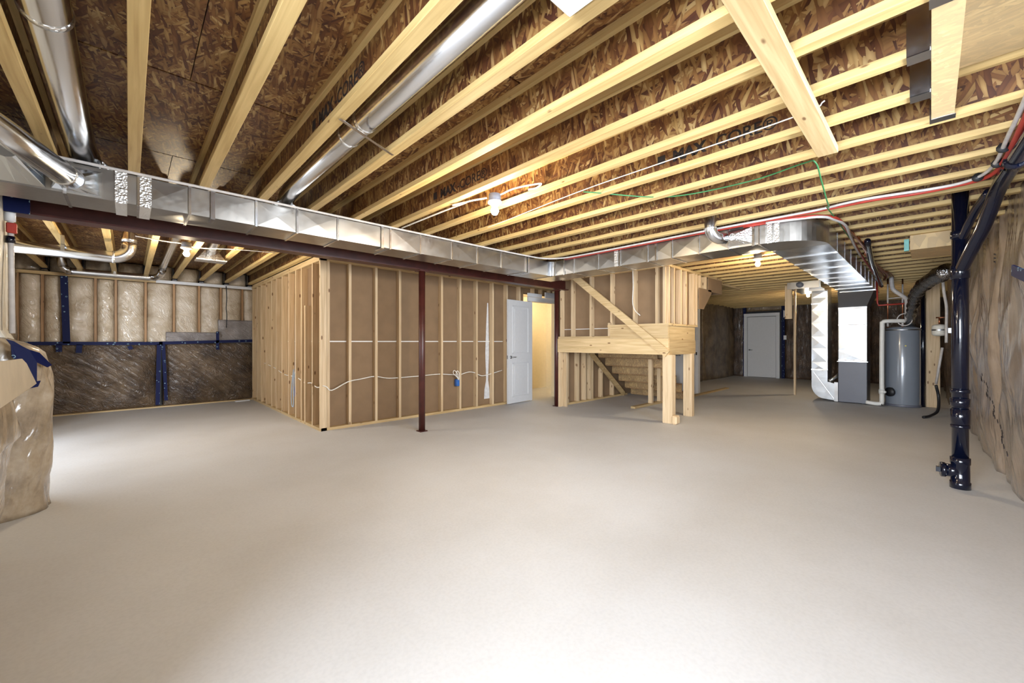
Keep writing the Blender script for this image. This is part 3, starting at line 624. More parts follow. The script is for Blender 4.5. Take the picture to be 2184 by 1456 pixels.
# ------------------------------------------------------------------ vent pipes in the far bay
e = empty('vent_pipe', (-.5, 6.5, 2.19), 'silver vent pipe running level from the left wall with an elbow turning up', 'pipe')
pth = [(-1.3, 6.5, 2.20), (-.14, 6.5, 2.19)]+[(-.14+.14*math.sin(R(t)), 6.5, 2.33-.14*math.cos(R(t))) for t in range(15, 91, 15)]+[(0, 6.5, 2.40)]
obj('pipe', MB().tube(pth, .066, 24), PIPE, e)
obj('reducer', MB().lathe((0, 6.5, 0), [(.068, 2.38), (.07, 2.42), (.05, 2.50), (.05, 2.64)], 24), PIPE, e)
for x in (-.13,): obj('crimp_ring', MB().tube([(x-.01, 6.5, 2.19), (x+.01, 6.5, 2.19)], .071, 24), FOIL, e)
obj('hanger_strap', MB().box(-.53, -.50, 6.43, 6.433, 2.2, 2.36).box(-.53, -.50, 6.43, 6.56, 2.26, 2.264), PIPE, e)
e = empty('vent_pipe', (0, 9.6, 2.34), 'slim silver vent pipe with two elbows along the top of the far insulated wall', 'pipe')
pth = [(-.78, 9.45, 2.62), (-.77, 9.5, 2.50)]+[(-.65-.12*math.cos(R(t)), 9.55, 2.47-.12*math.sin(R(t))) for t in range(15, 91, 15)]+[(.25, 9.55, 2.35), (.34, 9.54, 2.36), (.40, 9.46, 2.40), (.42, 9.3, 2.46), (.42, 8.9, 2.505), (.42, 4.95, 2.52)]
obj('pipe', MB().tube(smooth_path(pth, 3), .055, 20), PIPE, e)
obj('hanger_strap', B(-.19, -.16, 9.49, 9.495, 2.34, 2.42), PIPE, e)
e = empty('register_boot', (.83, 6.9, 2.36), 'round duct ending in a flared metal register boot beside the far left bulb', 'duct')
obj('pipe', MB().tube([(.80, 5.2, 2.52), (.81, 6.3, 2.52), (.815, 6.7, 2.50), (.82, 6.85, 2.46)], .06, 20), PIPE, e)
obj('boot', boot([(.67, 6.85, 2.35), (.98, 6.85, 2.35), (.98, 7.05, 2.35), (.67, 7.05, 2.35)], (.82, 6.95, 2.52), .065, (0, 0, 1)), FOIL, e)
obj('boot_rim', MB().box(.655, .995, 6.835, 7.065, 2.335, 2.352), FOIL, e)
# water line with red valve on left
e = empty('water_supply_pipe', (-.60, 4.62, 2.0), 'white vertical supply pipe with a red valve handle at the left edge', 'pipe')
obj('pipe', MB().tube([(-.62, 4.66, 1.28), (-.63, 4.66, 2.36)], .016, 12), TUBEW, e)
obj('fitting', MB().tube([(-.63, 4.66, 2.10), (-.63, 4.66, 2.19)], .028, 14), WHITE, e); obj('fitting', MB().tube([(-.63, 4.66, 1.94), (-.63, 4.66, 1.99)], .026, 14), ABS, e)
obj('valve_handle', B(-.645, -.595, 4.62, 4.66, 2.01, 2.085), RED, e, bevel=.006)
# ------------------------------------------------------------------ stair landing and walls
st = empty('stair_landing', (6.2, 3.8, 0), 'raised wooden stair landing of wide rim boards carried on two thick posts', 'landing')
obj('rim_board', B(5.80, 5.84, 2.70, 4.83, 1.02, 1.27), LY, st, 'knotty wide front rim board', bevel=.002)
obj('ledger', B(5.82, 5.92, 3.70, 4.83, 1.27, 1.31), LY, st)
obj('rim_board', B(5.81, 5.85, 2.71, 3.70, 1.272, 1.46), LY, st); obj('ledger', B(5.79, 5.93, 2.69, 3.74, 1.46, 1.495), LY, st)
obj('rim_board', B(5.842, 6.80, 2.70, 2.74, 1.02, 1.24), LX, st); obj('rim_board', B(5.86, 6.80, 2.71, 2.75, 1.242, 1.46), LX, st)
obj('ledger', B(5.94, 6.87, 2.69, 2.80, 1.46, 1.49), LX, st)
obj('nailer', B(5.80, 5.84, 3.70, 3.74, 1.31, 1.53), LZ, st)
obj('deck', B(5.85, 6.9, 2.76, 4.83, 1.23, 1.25), OLT, st)
for y in (3.1, 3.5, 3.9, 4.3): obj('deck_joist', B(5.85, 6.9, y, y+.038, 1.03, 1.22), LX, st)
obj('post', MB().box(5.80, 5.838, 2.64, 2.79, 0, 1.02).box(5.838, 5.876, 2.64, 2.79, 0, 1.02).box(5.876, 5.914, 2.64, 2.79, 0, 1.02), LZ, st, bevel=.002)
obj('post', B(6.60, 6.70, 2.68, 2.82, 0, 1.02), LZ, st, bevel=.003)
obj('post_scrap', B(5.76, 5.90, 2.56, 2.64, 0, .13), LZ, st, bevel=.02)
obj('post', B(5.82, 5.91, 4.79, 4.83, 0, 1.02), LZ, st); obj('post', B(5.92, 5.96, 4.72, 4.80, 0, 1.02), LZ, st)
dg = MB().bar((5.775, 4.44, 2.40), (5.775, 2.70, 1.035), .038, .115, up=(0, .6, 1))
tag(obj('diagonal_brace', dg, LY), 'long diagonal board nailed across the studs down to the landing corner', 'board')
ws = empty('wall_stair', (5.92, 3.8, 1.3), kind='structure')
for y in (4.81, 4.55, 4.14, 3.72, 3.30, 2.92, 2.80): obj('stud', B(5.87, 5.96, y-.02, y+.02, 1.31 if y > 3.73 else 1.495, 2.36), LZ, ws, bevel=.0015)
obj('top_plate', B(5.87, 5.96, 2.72, 4.84, 2.36, 2.398), LY, ws)
obj('drywall_panel', B(5.965, 5.977, 2.85, 4.84, 1.44, 2.36), PAPER, ws); obj('drywall_panel', B(5.965, 5.977, 2.85, 4.84, 1.25, 1.438), PAPER, ws); 
obj('seam_tape', B(5.961, 5.965, 3.72, 4.84, 1.44, 1.452), PLASTICW, ws)
for x, z0 in ((5.93, 1.49), (6.10, 1.49), (6.35, 1.49), (6.54, 1.49), (6.86, 1.49), (6.97, 1.49), (7.12, 1.78), (7.38, 2.12), (7.62, 2.12)):
    obj('stud', B(x-.019, x+.019, 2.74, 2.83, z0, 2.36), LZ, ws, bevel=.0015)
obj('top_plate', B(5.90, 8.15, 2.74, 2.83, 2.36, 2.398), LX, ws)
obj('drywall_panel', B(5.95, 7.1, 2.835, 2.847, 1.46, 2.36), PAPER, ws); obj('drywall_panel', B(7.45, 8.12, 2.735, 2.747, 2.11, 2.36), PAPER, ws)
obj('drywall_panel', B(8.11, 8.12, 2.747, 3.7, 2.11, 2.36), PAPER, ws)
obj('gusset', MB().add([(7.05, 2.735, 1.78), (7.24, 2.735, 1.78), (7.6, 2.735, 2.08), (7.6, 2.735, 2.14), (7.05, 2.735, 2.14), (7.05, 2.745, 1.78), (7.24, 2.745, 1.78), (7.6, 2.745, 2.08), (7.6, 2.745, 2.14), (7.05, 2.745, 2.14)], [(0, 1, 2, 3, 4), (9, 8, 7, 6, 5), (0, 5, 6, 1), (1, 6, 7, 2), (2, 7, 8, 3), (3, 8, 9, 4), (4, 9, 5, 0)]), PAPER, ws)
for z, x0, x1 in ((1.98, 6.38, 6.5), (1.97, 6.12, 6.3), (1.96, 7.0, 7.3)): obj('seam_tape', B(x0, x1, 2.832, 2.835, z, z+.01), PLASTICW, ws)
# lower side wall (Y=4.87) with sloping stringer
wl2 = empty('wall_stair_lower', (7, 4.9, 0), kind='structure')
obj('bottom_plate', B(5.97, 8.3, 4.83, 4.92, 0, .038), LX, wl2)
for x, z1 in ((6.12, 1.2), (6.45, 1.2), (6.68, 1.2), (6.86, 1.02), (6.93, 1.0), (7.28, .66), (7.72, .36)): obj('stud', B(x-.022, x+.022, 4.83, 4.92, .038, z1), LZ, wl2)
obj('drywall_panel', B(5.97, 8.4, 4.925, 4.937, 0, 2.36), PAPER, wl2)
obj('drywall_panel', B(8.4, 9.7, 4.925, 4.937, 0, 2.5), PAPER, wl2)
stg = empty('staircase', (7.7, 4.3, 0), 'underside of a plywood stair flight seen below the landing, stepping down to the right', 'stairs')
for i in range(6):
    x = 7.07+i*.262; z1 = 1.063-i*.178
    obj('riser', B(x, x+.016, 3.50, 4.79, z1-.162, z1), ORIS, stg)
    if i < 5: obj('tread', B(x+.02, x+.29, 3.50, 4.79, z1-.18, z1-.166), RST, stg)
obj('stringer', MB().bar((6.80, 4.80, 1.0), (8.10, 4.80, .03), .036, .10, up=(0, 0, 1)), LX, stg)
wm = empty('wall_stair_middle', (7.3, 3.75, 0), kind='structure')
obj('bottom_plate', MB().bar((6.62, 3.74, .02), (8.2, 3.70, .02), .09, .038), LX, wm)
for x in (7.26, 7.62): obj('stud', B(x-.035, x+.035, 3.69, 3.76, .038, 1.03), LZ, wm)
obj('stud', B(8.25, 8.30, 3.90, 3.99, 0, 1.2), LZ, wm)
# enclosure beyond the landing
wen = empty('wall_stair_far', (9, 3.8, 0), kind='structure')
obj('wall_panel', B(8.45, 9.62, 4.3, 4.36, 0, 2.4), PAPER, wen)
obj('wall_panel', B(9.60, 9.72, 3.86, 4.95, 0, 2.4), PAPER, wen); obj('wall_panel', B(8.12, 9.70, 3.78, 3.84, 2.05, 2.4), PAPER, wen)
obj('top_plate', B(8.1, 9.72, 2.9, 2.94, 2.36, 2.398), LX, wen)
d4 = empty('door_2', (8.45, 3.9, 0), kind='structure')
obj('door_slab', MB().bar((8.46, 3.58, 1.0), (8.72, 4.25, 1.0), .045, 1.96, up=(0, 0, 1)), WHITE, d4)
obj('door_handle', MB().tube([(8.42, 3.66, .93), (8.36, 3.68, .93), (8.38, 3.76, .93)], .012, 8).tube([(8.50, 3.64, .93), (8.58, 3.62, .93), (8.6, 3.7, .93)], .012, 8), DULLM, d4)
obj('casing', B(9.66, 9.76, 3.77, 3.86, 0, 2.02), WHITE, d4); obj('casing', B(9.50, 9.66, 3.84, 3.88, 0, 2.02), WHITE, d4)
obj('strike_plate', B(9.655, 9.66, 3.80, 3.83, .90, .97), BLACK, d4)
tag(obj('floor_sleeper', B(8.6, 11.2, 3.60, 3.69, 0, .03), LX), 'low board lying flat on the floor at the foot of the white door jamb', 'board')
# ------------------------------------------------------------------ mechanical area
fu = empty('furnace', (10.6, 1.06, 0), 'dark grey furnace cabinet standing on the floor under a tall silver plenum', 'furnace')
obj('cabinet', B(10.3, 10.9, .85, 1.285, .015, .815), FURN, fu, bevel=.006)
for y in (.88, 1.2): obj('foot', B(10.33, 10.4, y, y+.045, 0, .015), BLACK, fu)
obj('flange', B(10.285, 10.9, .835, 1.30, .815, .83), BRIGHT, fu)
pz = [.83, 1.05, 1.25, 1.52, 1.70, 1.90]
for a, b2 in zip(pz[:-1], pz[1:]):
    obj('plenum_section', MB().add([(10.3, .855, a), (10.3, 1.28, a), (10.3, 1.28, b2), (10.3, .855, b2), (10.9, .855, a), (10.9, 1.28, a), (10.9, 1.28, b2), (10.9, .855, b2), (10.292, 1.07, (a+b2)/2)],
        [(0, 1, 8), (1, 2, 8), (2, 3, 8), (3, 0, 8), (4, 7, 6, 5), (0, 4, 5, 1), (1, 5, 6, 2), (2, 6, 7, 3), (3, 7, 4, 0)]), BRIGHT, fu)
for z in (.85, 1.55, 1.88): obj('foil_strip', B(10.29, 10.30, .85, 1.285, z-.015, z+.015), FOIL, fu)
obj('transition', MB().add([(10.3, .855, 1.90), (10.3, 1.28, 1.90), (10.9, 1.28, 1.90), (10.9, .855, 1.90), (10.0, .72, 2.20), (10.0, 1.26, 2.20), (10.9, 1.26, 2.20), (10.9, .72, 2.20)], [(0, 1, 2, 3), (4, 7, 6, 5), (0, 4, 5, 1), (1, 5, 6, 2), (2, 6, 7, 3), (3, 7, 4, 0)]), DULLM, fu)
obj('plenum_cap', B(10.0, 10.9, .71, 1.24, 2.20, 2.39), BRIGHT, fu)
rt = empty('return_air_duct', (10.5, 1.6, .05), 'narrow bright vertical return duct curving into the left side of the furnace at the floor', 'duct')
rz = [.62, .80, 1.08, 1.32, 1.60, 1.86, 2.12, 2.27]
for a, b2 in zip(rz[:-1], rz[1:]):
    obj('duct_section', MB().add([(10.3, 1.455, a), (10.3, 1.72, a), (10.3, 1.72, b2), (10.3, 1.455, b2), (10.8, 1.455, a), (10.8, 1.72, a), (10.8, 1.72, b2), (10.8, 1.455, b2), (10.294, 1.59, (a+b2)/2)],
        [(0, 1, 8), (1, 2, 8), (2, 3, 8), (3, 0, 8), (4, 7, 6, 5), (0, 4, 5, 1), (1, 5, 6, 2), (2, 6, 7, 3), (3, 7, 4, 0)]), BRIGHT, rt)
    obj('seam_cleat', B(10.29, 10.3, 1.452, 1.723, b2-.003, b2+.003), PIPE, rt)
for z in (.64, 2.0): obj('foil_strip', B(10.287, 10.297, 1.45, 1.725, z-.015, z+.015), FOIL, rt)
q = [(1.72, .62), (1.72, .32)]+[(1.50+.22*math.cos(R(t)), .32+.27*math.sin(R(-t))) for t in range(15, 91, 15)]+[(1.34, .03), (1.34, .37), (1.455, .40), (1.455, .62)]
mbq = MB(); n_ = len(q)
mbq.add([(10.3, y, z) for y, z in q]+[(10.8, y, z) for y, z in q], [tuple(range(n_)), tuple(range(2*n_-1, n_-1, -1))]+[(i, (i+1) % n_, n_+(i+1) % n_, n_+i) for i in range(n_)])
obj('duct_elbow', mbq, BRIGHT, rt)
obj('elbow_crease', MB().bar((10.295, 1.70, .60), (10.295, 1.36, .06), .012, .006, up=(1, 0, 0)), PIPE, rt)
obj('collar', B(10.28, 10.82, 1.287, 1.345, .015, .40), PIPE, rt); 
obj('duct_section', B(9.6, 10.8, 1.46, 1.98, 2.27, 2.398), BRIGHT, rt); obj('duct_section', B(10.0, 10.8, 1.46, 1.72, 2.24, 2.27), GALV, rt)
obj('end_cap', B(9.58, 9.6, 1.48, 2.0, 2.265, 2.398), GALV, rt)
obj('round_collar', MB().tube([(9.50, 1.78, 2.335), (9.585, 1.78, 2.335)], .055, 20), GREYB, rt)
# low connection and pipes behind the furnace
tag(obj('gas_line', MB().tube(smooth_path([(10.25, 1.42, .42), (10.32, 1.33, .5), (10.5, 1.30, .55)], 5), .03, 12), FOIL), 'crumpled foil flex at the gap between return duct and furnace', 'pipe')
# water heater
wh = empty('water_heater', (10.62, .37, 0), 'tall grey-blue cylindrical water heater standing beside the furnace', 'water heater')
obj('tank', MB().lathe((10.62, .37, 0), [(.20, .0), (.245, .02), (.25, .05), (.25, 1.44), (.24, 1.47), (.18, 1.50), (.001, 1.51)], 40), HEATER, wh)
obj('top_rim', MB().lathe((10.62, .37, 0), [(.251, 1.425), (.254, 1.43), (.254, 1.445), (.251, 1.45)], 40), DULLM, wh)
obj('base_rim', MB().lathe((10.62, .37, 0), [(.253, .0), (.256, .01), (.256, .04), (.253, .045)], 40), FURN, wh)
obj('access_port', MB().tube([(10.40, .52, .27), (10.37, .545, .27)], .085, 20), BLACK, wh)
obj('energy_sticker', B(10.372, 10.380, .31, .33, 1.13, 1.15), plain('yellow_sticker', (.7, .6, .1)), wh)
vp = empty('drain_standpipe', (10.2, .65, 0), 'white plastic pipe up the left side of the water heater and over its top', 'pipe')
obj('pipe', MB().tube(smooth_path([(10.22, .86, .06), (10.22, .72, .045), (10.22, .645, .06), (10.22, .635, .12), (10.22, .635, .8), (10.22, .63, 1.5), (10.22, .62, 1.585), (10.22, .54, 1.60), (10.3, .36, 1.60), (10.4, .34, 1.60)], 4), .036, 16), PLASTICW, vp)
obj('valve', MB().tube([(10.22, .635, .24), (10.22, .635, .32)], .045, 14).tube([(10.22, .635, .28), (10.16, .58, .28)], .02, 10), PLASTICW, vp)
e = empty('flue_pipe', (10.3, .4, 1.5), 'white plastic flue pipe with two bends dropping from the ceiling behind the heater top', 'pipe')
obj('pipe', MB().tube(smooth_path([(10.1, .50, 2.40), (10.1, .49, 2.24), (10.1, .46, 2.15), (10.15, .33, 2.02), (10.2, .30, 1.94), (10.3, .30, 1.6)], 4), .033, 14), TUBEW, e)
obj('hose_loop', MB().tube([(10.25, .33+.10*math.cos(R(t)), 1.62+.11*math.sin(R(t))) for t in range(0, 361, 20)], .009, 8), TUBEW, e)
for k_, (y, z0, z1) in enumerate(((.56, 1.5, 2.3), (.36, 1.5, 2.28))):
    e = empty('water_pipe', (10.35, y, z0), ['copper and white riser pipe left of the bent flue pipe above the heater', 'copper and white riser pipe right of the bent flue pipe above the heater'][k_], 'pipe')
    obj('pipe', MB().tube([(10.35, y, z0-.02), (10.35, y, z1+.1)], .011, 10), COPPER, e); obj('white_section', MB().tube([(10.35, y, z0), (10.35, y, z0+.12)], .016, 10), TUBEW, e)
    obj('white_section', MB().tube([(10.35, y, z1-.35), (10.35, y, z1)], .013, 10), TUBEW, e)
tag(obj('gas_pipe', MB().tube([(10.2, .70, 2.4), (10.2, .695, 1.95), (10.2, .68, 1.90), (10.2, .33, 1.91)], .014, 10), RED), 'red gas pipe dropping from the ceiling and turning across above the heater', 'pipe')
tag(obj('cross_pipe', MB().tube([(10.25, .55, 2.02), (10.25, .36, 2.03)], .01, 8), TUBEW), 'short white crossover pipe between the risers above the water heater', 'pipe')
# insulated flex duct
fl = empty('flexible_duct', (8.9, 0, 2.2), 'shiny wrapped flexible duct bending down behind the water heater', 'duct')
pf = smooth_path([(8.2, -.16, 2.20), (8.8, -.02, 2.17), (9.2, .10, 2.10), (9.55, .18, 1.98), (9.9, .22, 1.82), (10.3, .26, 1.62), (10.6, .26, 1.52)], 8)
obj('wrap', MB().tube(pf, .1, 20, radii=[.105-.055*(i/len(pf))+.012*math.sin(i*1.9)+.006*math.sin(i*5.1) for i in range(len(pf))]), metal('dark_foil_wrap', (.32, .32, .33), .14, crinkle=.5), fl)
# expansion tank, on a lumber post
tag(obj('wall_post', MB().box(10.75, 10.83, -.12, .06, 0, 2.38), LZ, bevel=.003), 'tall wooden post between the water heater and the white tank', 'post')
tag(obj('dark_drain_pipe', MB().tube([(10.7, .10, 0), (10.7, .10, 2.3)], .035, 12), ABS), 'black vertical pipe against the wooden post beside the heater', 'pipe')
et = empty('expansion_tank', (9.8, -.05, 1.33), 'small white round pressure tank mounted on the wall right of the water heater', 'tank')
obj('tank', MB().lathe((9.8, -.10, 0), [(.001, 1.31), (.06, 1.315), (.088, 1.335), (.092, 1.36), (.092, 1.46), (.086, 1.485), (.05, 1.505), (.001, 1.51)], 28), TANKW, et)
obj('stem', MB().tube([(9.8, -.10, 1.50), (9.8, -.10, 1.62)], .012, 10).tube([(9.8, -.06, 1.62), (9.8, -.19, 1.62)], .012, 10), COPPER, et)
obj('label_band', MB().lathe((9.8, -.10, 0), [(.0925, 1.40), (.0928, 1.401), (.0928, 1.425), (.0925, 1.426)], 28), DULLM, et)
obj('mount_bracket', B(9.7, 9.9, -.26, -.18, 1.36, 1.44), DULLM, et)
tag(obj('wall_conduit', MB().tube(smooth_path([(9.0, -.12, 2.3), (9.1, -.14, 2.0), (9.2, -.17, 1.75), (9.3, -.17, 1.45), (9.3, -.17, 1.2)], 5), .018, 12), TUBEW), 'white conduit hanging down the insulated wall just left of the black stack', 'pipe')
tag(obj('downturned_pipe', MB().tube([(9.5, -.13, 1.12), (9.6, -.06, .52)], .017, 12), TUBEW), 'leaning white pipe stub low on the wall below the pressure tank', 'pipe')
tag(obj('floor_hose', MB().tube(smooth_path([(9.6, -.06, .5), (9.65, -.09, .3), (9.5, -.08, .1), (9.3, 0, .03), (9.1, .08, .02)], 5), .02, 10), BLACK), 'black hose end curling on the floor beside the black stack', 'hose')
# black stack
bs = empty('drain_stack', (5.0, -.19, 0), 'large black plastic drain stack standing on the floor by the right wall, with cleanout', 'pipe')
X0, Y0 = 5.0, -.17
obj('pipe', MB().tube([(X0, Y0, .2), (X0, Y0, 2.47)], .050, 32), ABS, bs)
for z0, z1 in ((.50, .53), (.53, .66), (.68, .75), (.79, .825), (1.74, 1.86), (2.08, 2.14)):
    obj('coupling', MB().lathe((X0, Y0, 0), [(.050, z0), (.058, z0+.003), (.058, z1-.003), (.050, z1)], 32), ABS, bs)
obj('cleanout_tee', MB().lathe((X0, Y0, 0), [(.05, .0), (.062, .001), (.062, .055), (.056, .06), (.056, .2), (.06, .205), (.06, .255), (.05, .258)], 32).tube([(X0, Y0, .14), (X0-.02, Y0+.088, .14)], .052, 24), ABS, bs)
obj('cleanout_plug', MB().tube([(X0-.02, Y0+.088, .14), (X0-.025, Y0+.112, .14)], .061, 24).box(X0-.05, X0-.01, Y0+.112, Y0+.14, .12, .16), ABS, bs)
for k_, p_ in enumerate(([(X0, Y0, 1.80), (4.82, -.235, 1.98), (4.70, -.28, 2.10), (4.45, -.33, 2.30), (4.0, -.36, 2.34), (3.0, -.40, 2.34), (1.2, -.46, 2.35)], [(X0, Y0, 2.05), (4.80, -.24, 2.24), (4.6, -.30, 2.33)])):
    obj('branch_pipe', MB().tube(smooth_path(p_, 6), [.044, .028][k_], 20), ABS, bs)
obj('coupling', MB().tube([(4.02, -.36, 2.34), (3.92, -.363, 2.34)], .052, 20), ABS, bs)
# tubing runs
def run(name, pts, r, mat, label, k=6, cat='pipe'):
    return tag(obj(name, MB().tube(smooth_path(pts, k), r, 10), mat), label, cat)
wpts = [(1.5, -.33, 2.385), (3.09, -.31, 2.37), (3.56, -.30, 2.37), (4.0, -.29, 2.37), (4.26, -.25, 2.372), (4.385, -.16, 2.376), (4.41, 0, 2.38), (4.36, .33, 2.385), (4.38, .52, 2.388), (4.42, .75, 2.388), (4.40, 1.6, 2.388), (4.42, 3.2, 2.388), (4.38, 3.6, 2.39), (4.22, 3.78, 2.392), (3.9, 3.82, 2.392)]
run('white_tubing_run', wpts+[(x, 3.835, 2.392) for x in (3.3, 2.5, 1.7, .9, .1, -.3, -.62)], .0105, TUBEW, 'long white water tube looping from the right wall onto the top edge of the duct')
run('red_tubing_run', [(1.5, -.36, 2.38), (3.2, -.335, 2.362), (4.0, -.32, 2.36), (4.3, -.27, 2.36), (4.42, -.12, 2.372), (4.46, .1, 2.38), (4.42, .33, 2.385), (4.44, .52, 2.387), (4.455, .9, 2.388), (4.45, 1.6, 2.387), (4.46, 2.6, 2.387), (4.48, 3.6, 2.389)], .014, RED, 'long red water tube bundled with the white one from right wall to the duct')
run('red_tubing_branch', [(4.46, 1.3, 2.37), (4.50, .85, 2.372), (4.62, .68, 2.374), (4.85, .60, 2.374), (5.4, .60, 2.374), (7.0, .64, 2.372), (8.6, .66, 2.37), (10.1, .69, 2.36)], .012, RED, 'red water tube following the outside of the rounded duct elbow to the heater')
run('white_tubing_branch', [(4.44, 1.1, 2.362), (4.56, .72, 2.362), (4.8, .62, 2.362), (5.1, .58, 2.362), (5.6, .60, 2.36), (6.4, .63, 2.355), (7.0, .64, 2.35)], .012, TUBEW, 'white water tube following the outside of the rounded duct elbow')
run('thin_wire_run', [(7.0, .60, 2.38), (8.2, .56, 2.37), (9.4, .52, 2.37), (10.2, .60, 2.38)], .02, COPPER, 'bundle of copper-coloured lines under the joists above the water heater')
for i in range(5):
    run('copper_line', [(5.3+.3*i, .60-.02*i, 2.39), (6.2+.3*i, .55+.03*random.random(), 2.35-.01*i), (7.6+.3*i, .62-.05*random.random(), 2.37), (9.0, .60-.03*i, 2.36), (9.9, .62-.04*i, 2.38)], .009, COPPER, ['first', 'second', 'third', 'fourth', 'fifth'][i]+' thin copper line from the left in the tangle beside the furnace duct')
run('black_drain_arm', [(6.1, .50, 2.37), (7.2, .55, 2.30), (8.4, .58, 2.26), (9.6, .60, 2.2)], .03, ABS, 'black drain pipe sloping beside the tubing bundle towards the heater')
for i, (x, y) in enumerate(((3.75, -.30), (4.05, -.30), (4.3, -.23))):
    tag(obj('zip_tie', MB().tube([(x-.006, y, 2.37), (x+.006, y+.002, 2.37)], .03, 10), BLACK), ['black zip tie around the tubes nearest the camera at the right wall', 'black zip tie around the tubes, the middle one of the three', 'black zip tie around the tubes where they bend over the stack'][i], 'tie')
run('green_wire', [(2.6, 1.9, 2.405), (3.2, 1.5, 2.41), (3.36, .95, 2.42), (3.31, .60, 2.43), (3.30, .53, 2.41), (3.5, .53, 2.35), (3.8, .545, 2.30), (4.1, .57, 2.31), (4.3, .61, 2.36), (5.0, .62, 2.38), (5.9, .62, 2.36)], .005, GREEN, 'thin green ground wire looping down from the joists near the duct elbow', cat='wire')
run('white_wire_run', [(2.61, .38, 2.47), (2.61, .5, 2.44), (2.64, 1.3, 2.445), (2.65, 2.0, 2.44), (2.73, 3.2, 2.42), (2.74, 3.8, 2.42)], .0038, WIRE, 'thin white wire running along one joist web above the bare bulb', cat='wire')
# ------------------------------------------------------------------ OSB box near the stack, smoke alarm, fixtures
ob = empty('osb_bulkhead', (6.4, -.05, 2.28), 'pale OSB bulkhead box under the joists left of the black stack', 'box')
obj('side_panel', B(6.30, 6.312, -.26, .16, 2.24, 2.40), OLT, ob); obj('bottom_panel', B(6.312, 7.0, -.26, .16, 2.24, 2.252), OLT, ob); obj('end_panel', B(6.312, 7.0, .148, .16, 2.252, 2.40), WHITE, ob)
tag(obj('teal_junction', B(6.38, 6.44, .17, .21, 2.25, 2.38), plain('teal_plastic', (.15, .42, .38), .4)), 'small teal fitting beside the pale OSB bulkhead', 'fitting')
sa = empty('smoke_alarm', (1.0, .76, 2.38), 'white square ceiling box cut off by the top edge of the photo', 'alarm')
obj('base', B(.93, 1.13, .695, .89, 2.372, 2.40), PLASTICW, sa, bevel=.006); obj('cover', B(.945, 1.115, .71, .875, 2.345, 2.372), WHITE, sa, bevel=.01)
def fixture(x, y, label, power, z=2.40, r=.034):
    e = empty('bulb_fixture', (x, y, z-.17), label, 'lamp')
    obj('junction_box', MB().lathe((x, y, 0), [(.045, z-.0455), (.05, z-.044), (.05, z+.01), (.045, z+.012)], 16), GREYB, e)
    obj('lamp_holder', MB().lathe((x, y, 0), [(.026, z-.085), (.03, z-.075), (.056, z-.062), (.058, z-.048), (.05, z-.045)], 24), WHITE, e)
    zb = z-.125
    b_ = obj('bulb', MB().lathe((x, y, zb), [(.001, -r), (r*.6, -r*.8), (r, 0), (r*.8, r*.6), (.016, r*1.25), (.014, r*1.5)], 20), GLOW, e)
    l = bpy.data.lights.new('bulb_light', 'POINT'); l.energy = power; l.color = (1, .82, .56); l.shadow_soft_size = .04
    lo = bpy.data.objects.new('bulb_light', l); C.objects.link(lo); lo.parent = e; lo.location = (0, 0, -.06)
    return e
fixture(2.14, 2.44, 'lit bare bulb under the joists in the middle of the room', 42)
fixture(.50, 6.2, 'lit bare bulb under the joists near the far insulated wall', 42)
fixture(6.2, 1.63, 'lit bare bulb under the joists beyond the duct, near the stair', 42)
fixture(11.3, 1.95, 'farthest lit bare bulb, partly hidden by the bright vertical duct', 26)
l = bpy.data.lights.new('closet_light', 'POINT'); l.energy = 15; l.color = (1, .9, .74); l.shadow_soft_size = .06
lo = bpy.data.objects.new('closet_light', l); lo.location = (7.3, 6.3, 2.2); C.objects.link(lo)
run('lamp_cable', [(2.16, 2.40, 2.40), (2.22, 2.30, 2.44), (2.30, 2.16, 2.455), (2.325, 2.10, 2.45), (2.32, 2.15, 2.43), (2.28, 2.2, 2.42)], .007, WIRE, 'white cable loop beside the middle bulb fixture', cat='wire')
run('lamp_cable', [(2.10, 2.49, 2.385), (2.05, 2.62, 2.385), (2.02, 2.78, 2.385), (2.0, 2.82, 2.385), (2.05, 2.70, 2.39), (2.045, 3.0, 2.392), (2.04, 3.4, 2.392), (2.05, 3.8, 2.40)], .007, WIRE, 'white cable running from the middle bulb fixture back to the duct', cat='wire')
run('lamp_cable', [(.05, 6.1, 2.39), (.30, 6.15, 2.385), (.45, 6.18, 2.39), (.62, 6.3, 2.385), (1.0, 6.1, 2.39), (1.4, 6.0, 2.395)], .006, WIRE, 'white cable stapled across the joists at the far bulb', cat='wire')
tag(obj('light_panel', B(5.7, 6.0, 1.55, 1.75, 2.385, 2.398), OLT), 'pale square board fixed to the joists beside the bulb near the stair', 'board')
# ------------------------------------------------------------------ wiring in the stud wall
cab = [(1.90, 5.705, .62), (1.951, 5.703, .60), (2.02, 5.703, .548), (2.238, 5.703, .649), (2.45, 5.76, .672), (2.654, 5.76, .697), (2.85, 5.76, .66), (3.018, 5.76, .653), (3.432, 5.76, .658), (3.79, 5.76, .668), (4.06, 5.76, .644), (4.23, 5.76, .634), (4.42, 5.76, .67), (4.567, 5.76, .649), (4.72, 5.76, .586), (4.9, 5.76, .60), (5.24, 5.76, .66)]
run('stud_cable', cab, .0075, WIRE, 'white cable sagging through the studs of the closet front wall', 4, 'wire')
run('stud_cable', [(1.90, 5.76, .60), (1.90, 5.95, .58), (1.91, 6.2, .62), (1.91, 6.5, .60), (1.91, 6.95, .66), (1.91, 7.6, .66), (1.91, 8.2, .74), (1.91, 9.0, .80)], .007, WIRE, 'white cable threaded through the side studs towards the far wall', 4, 'wire')
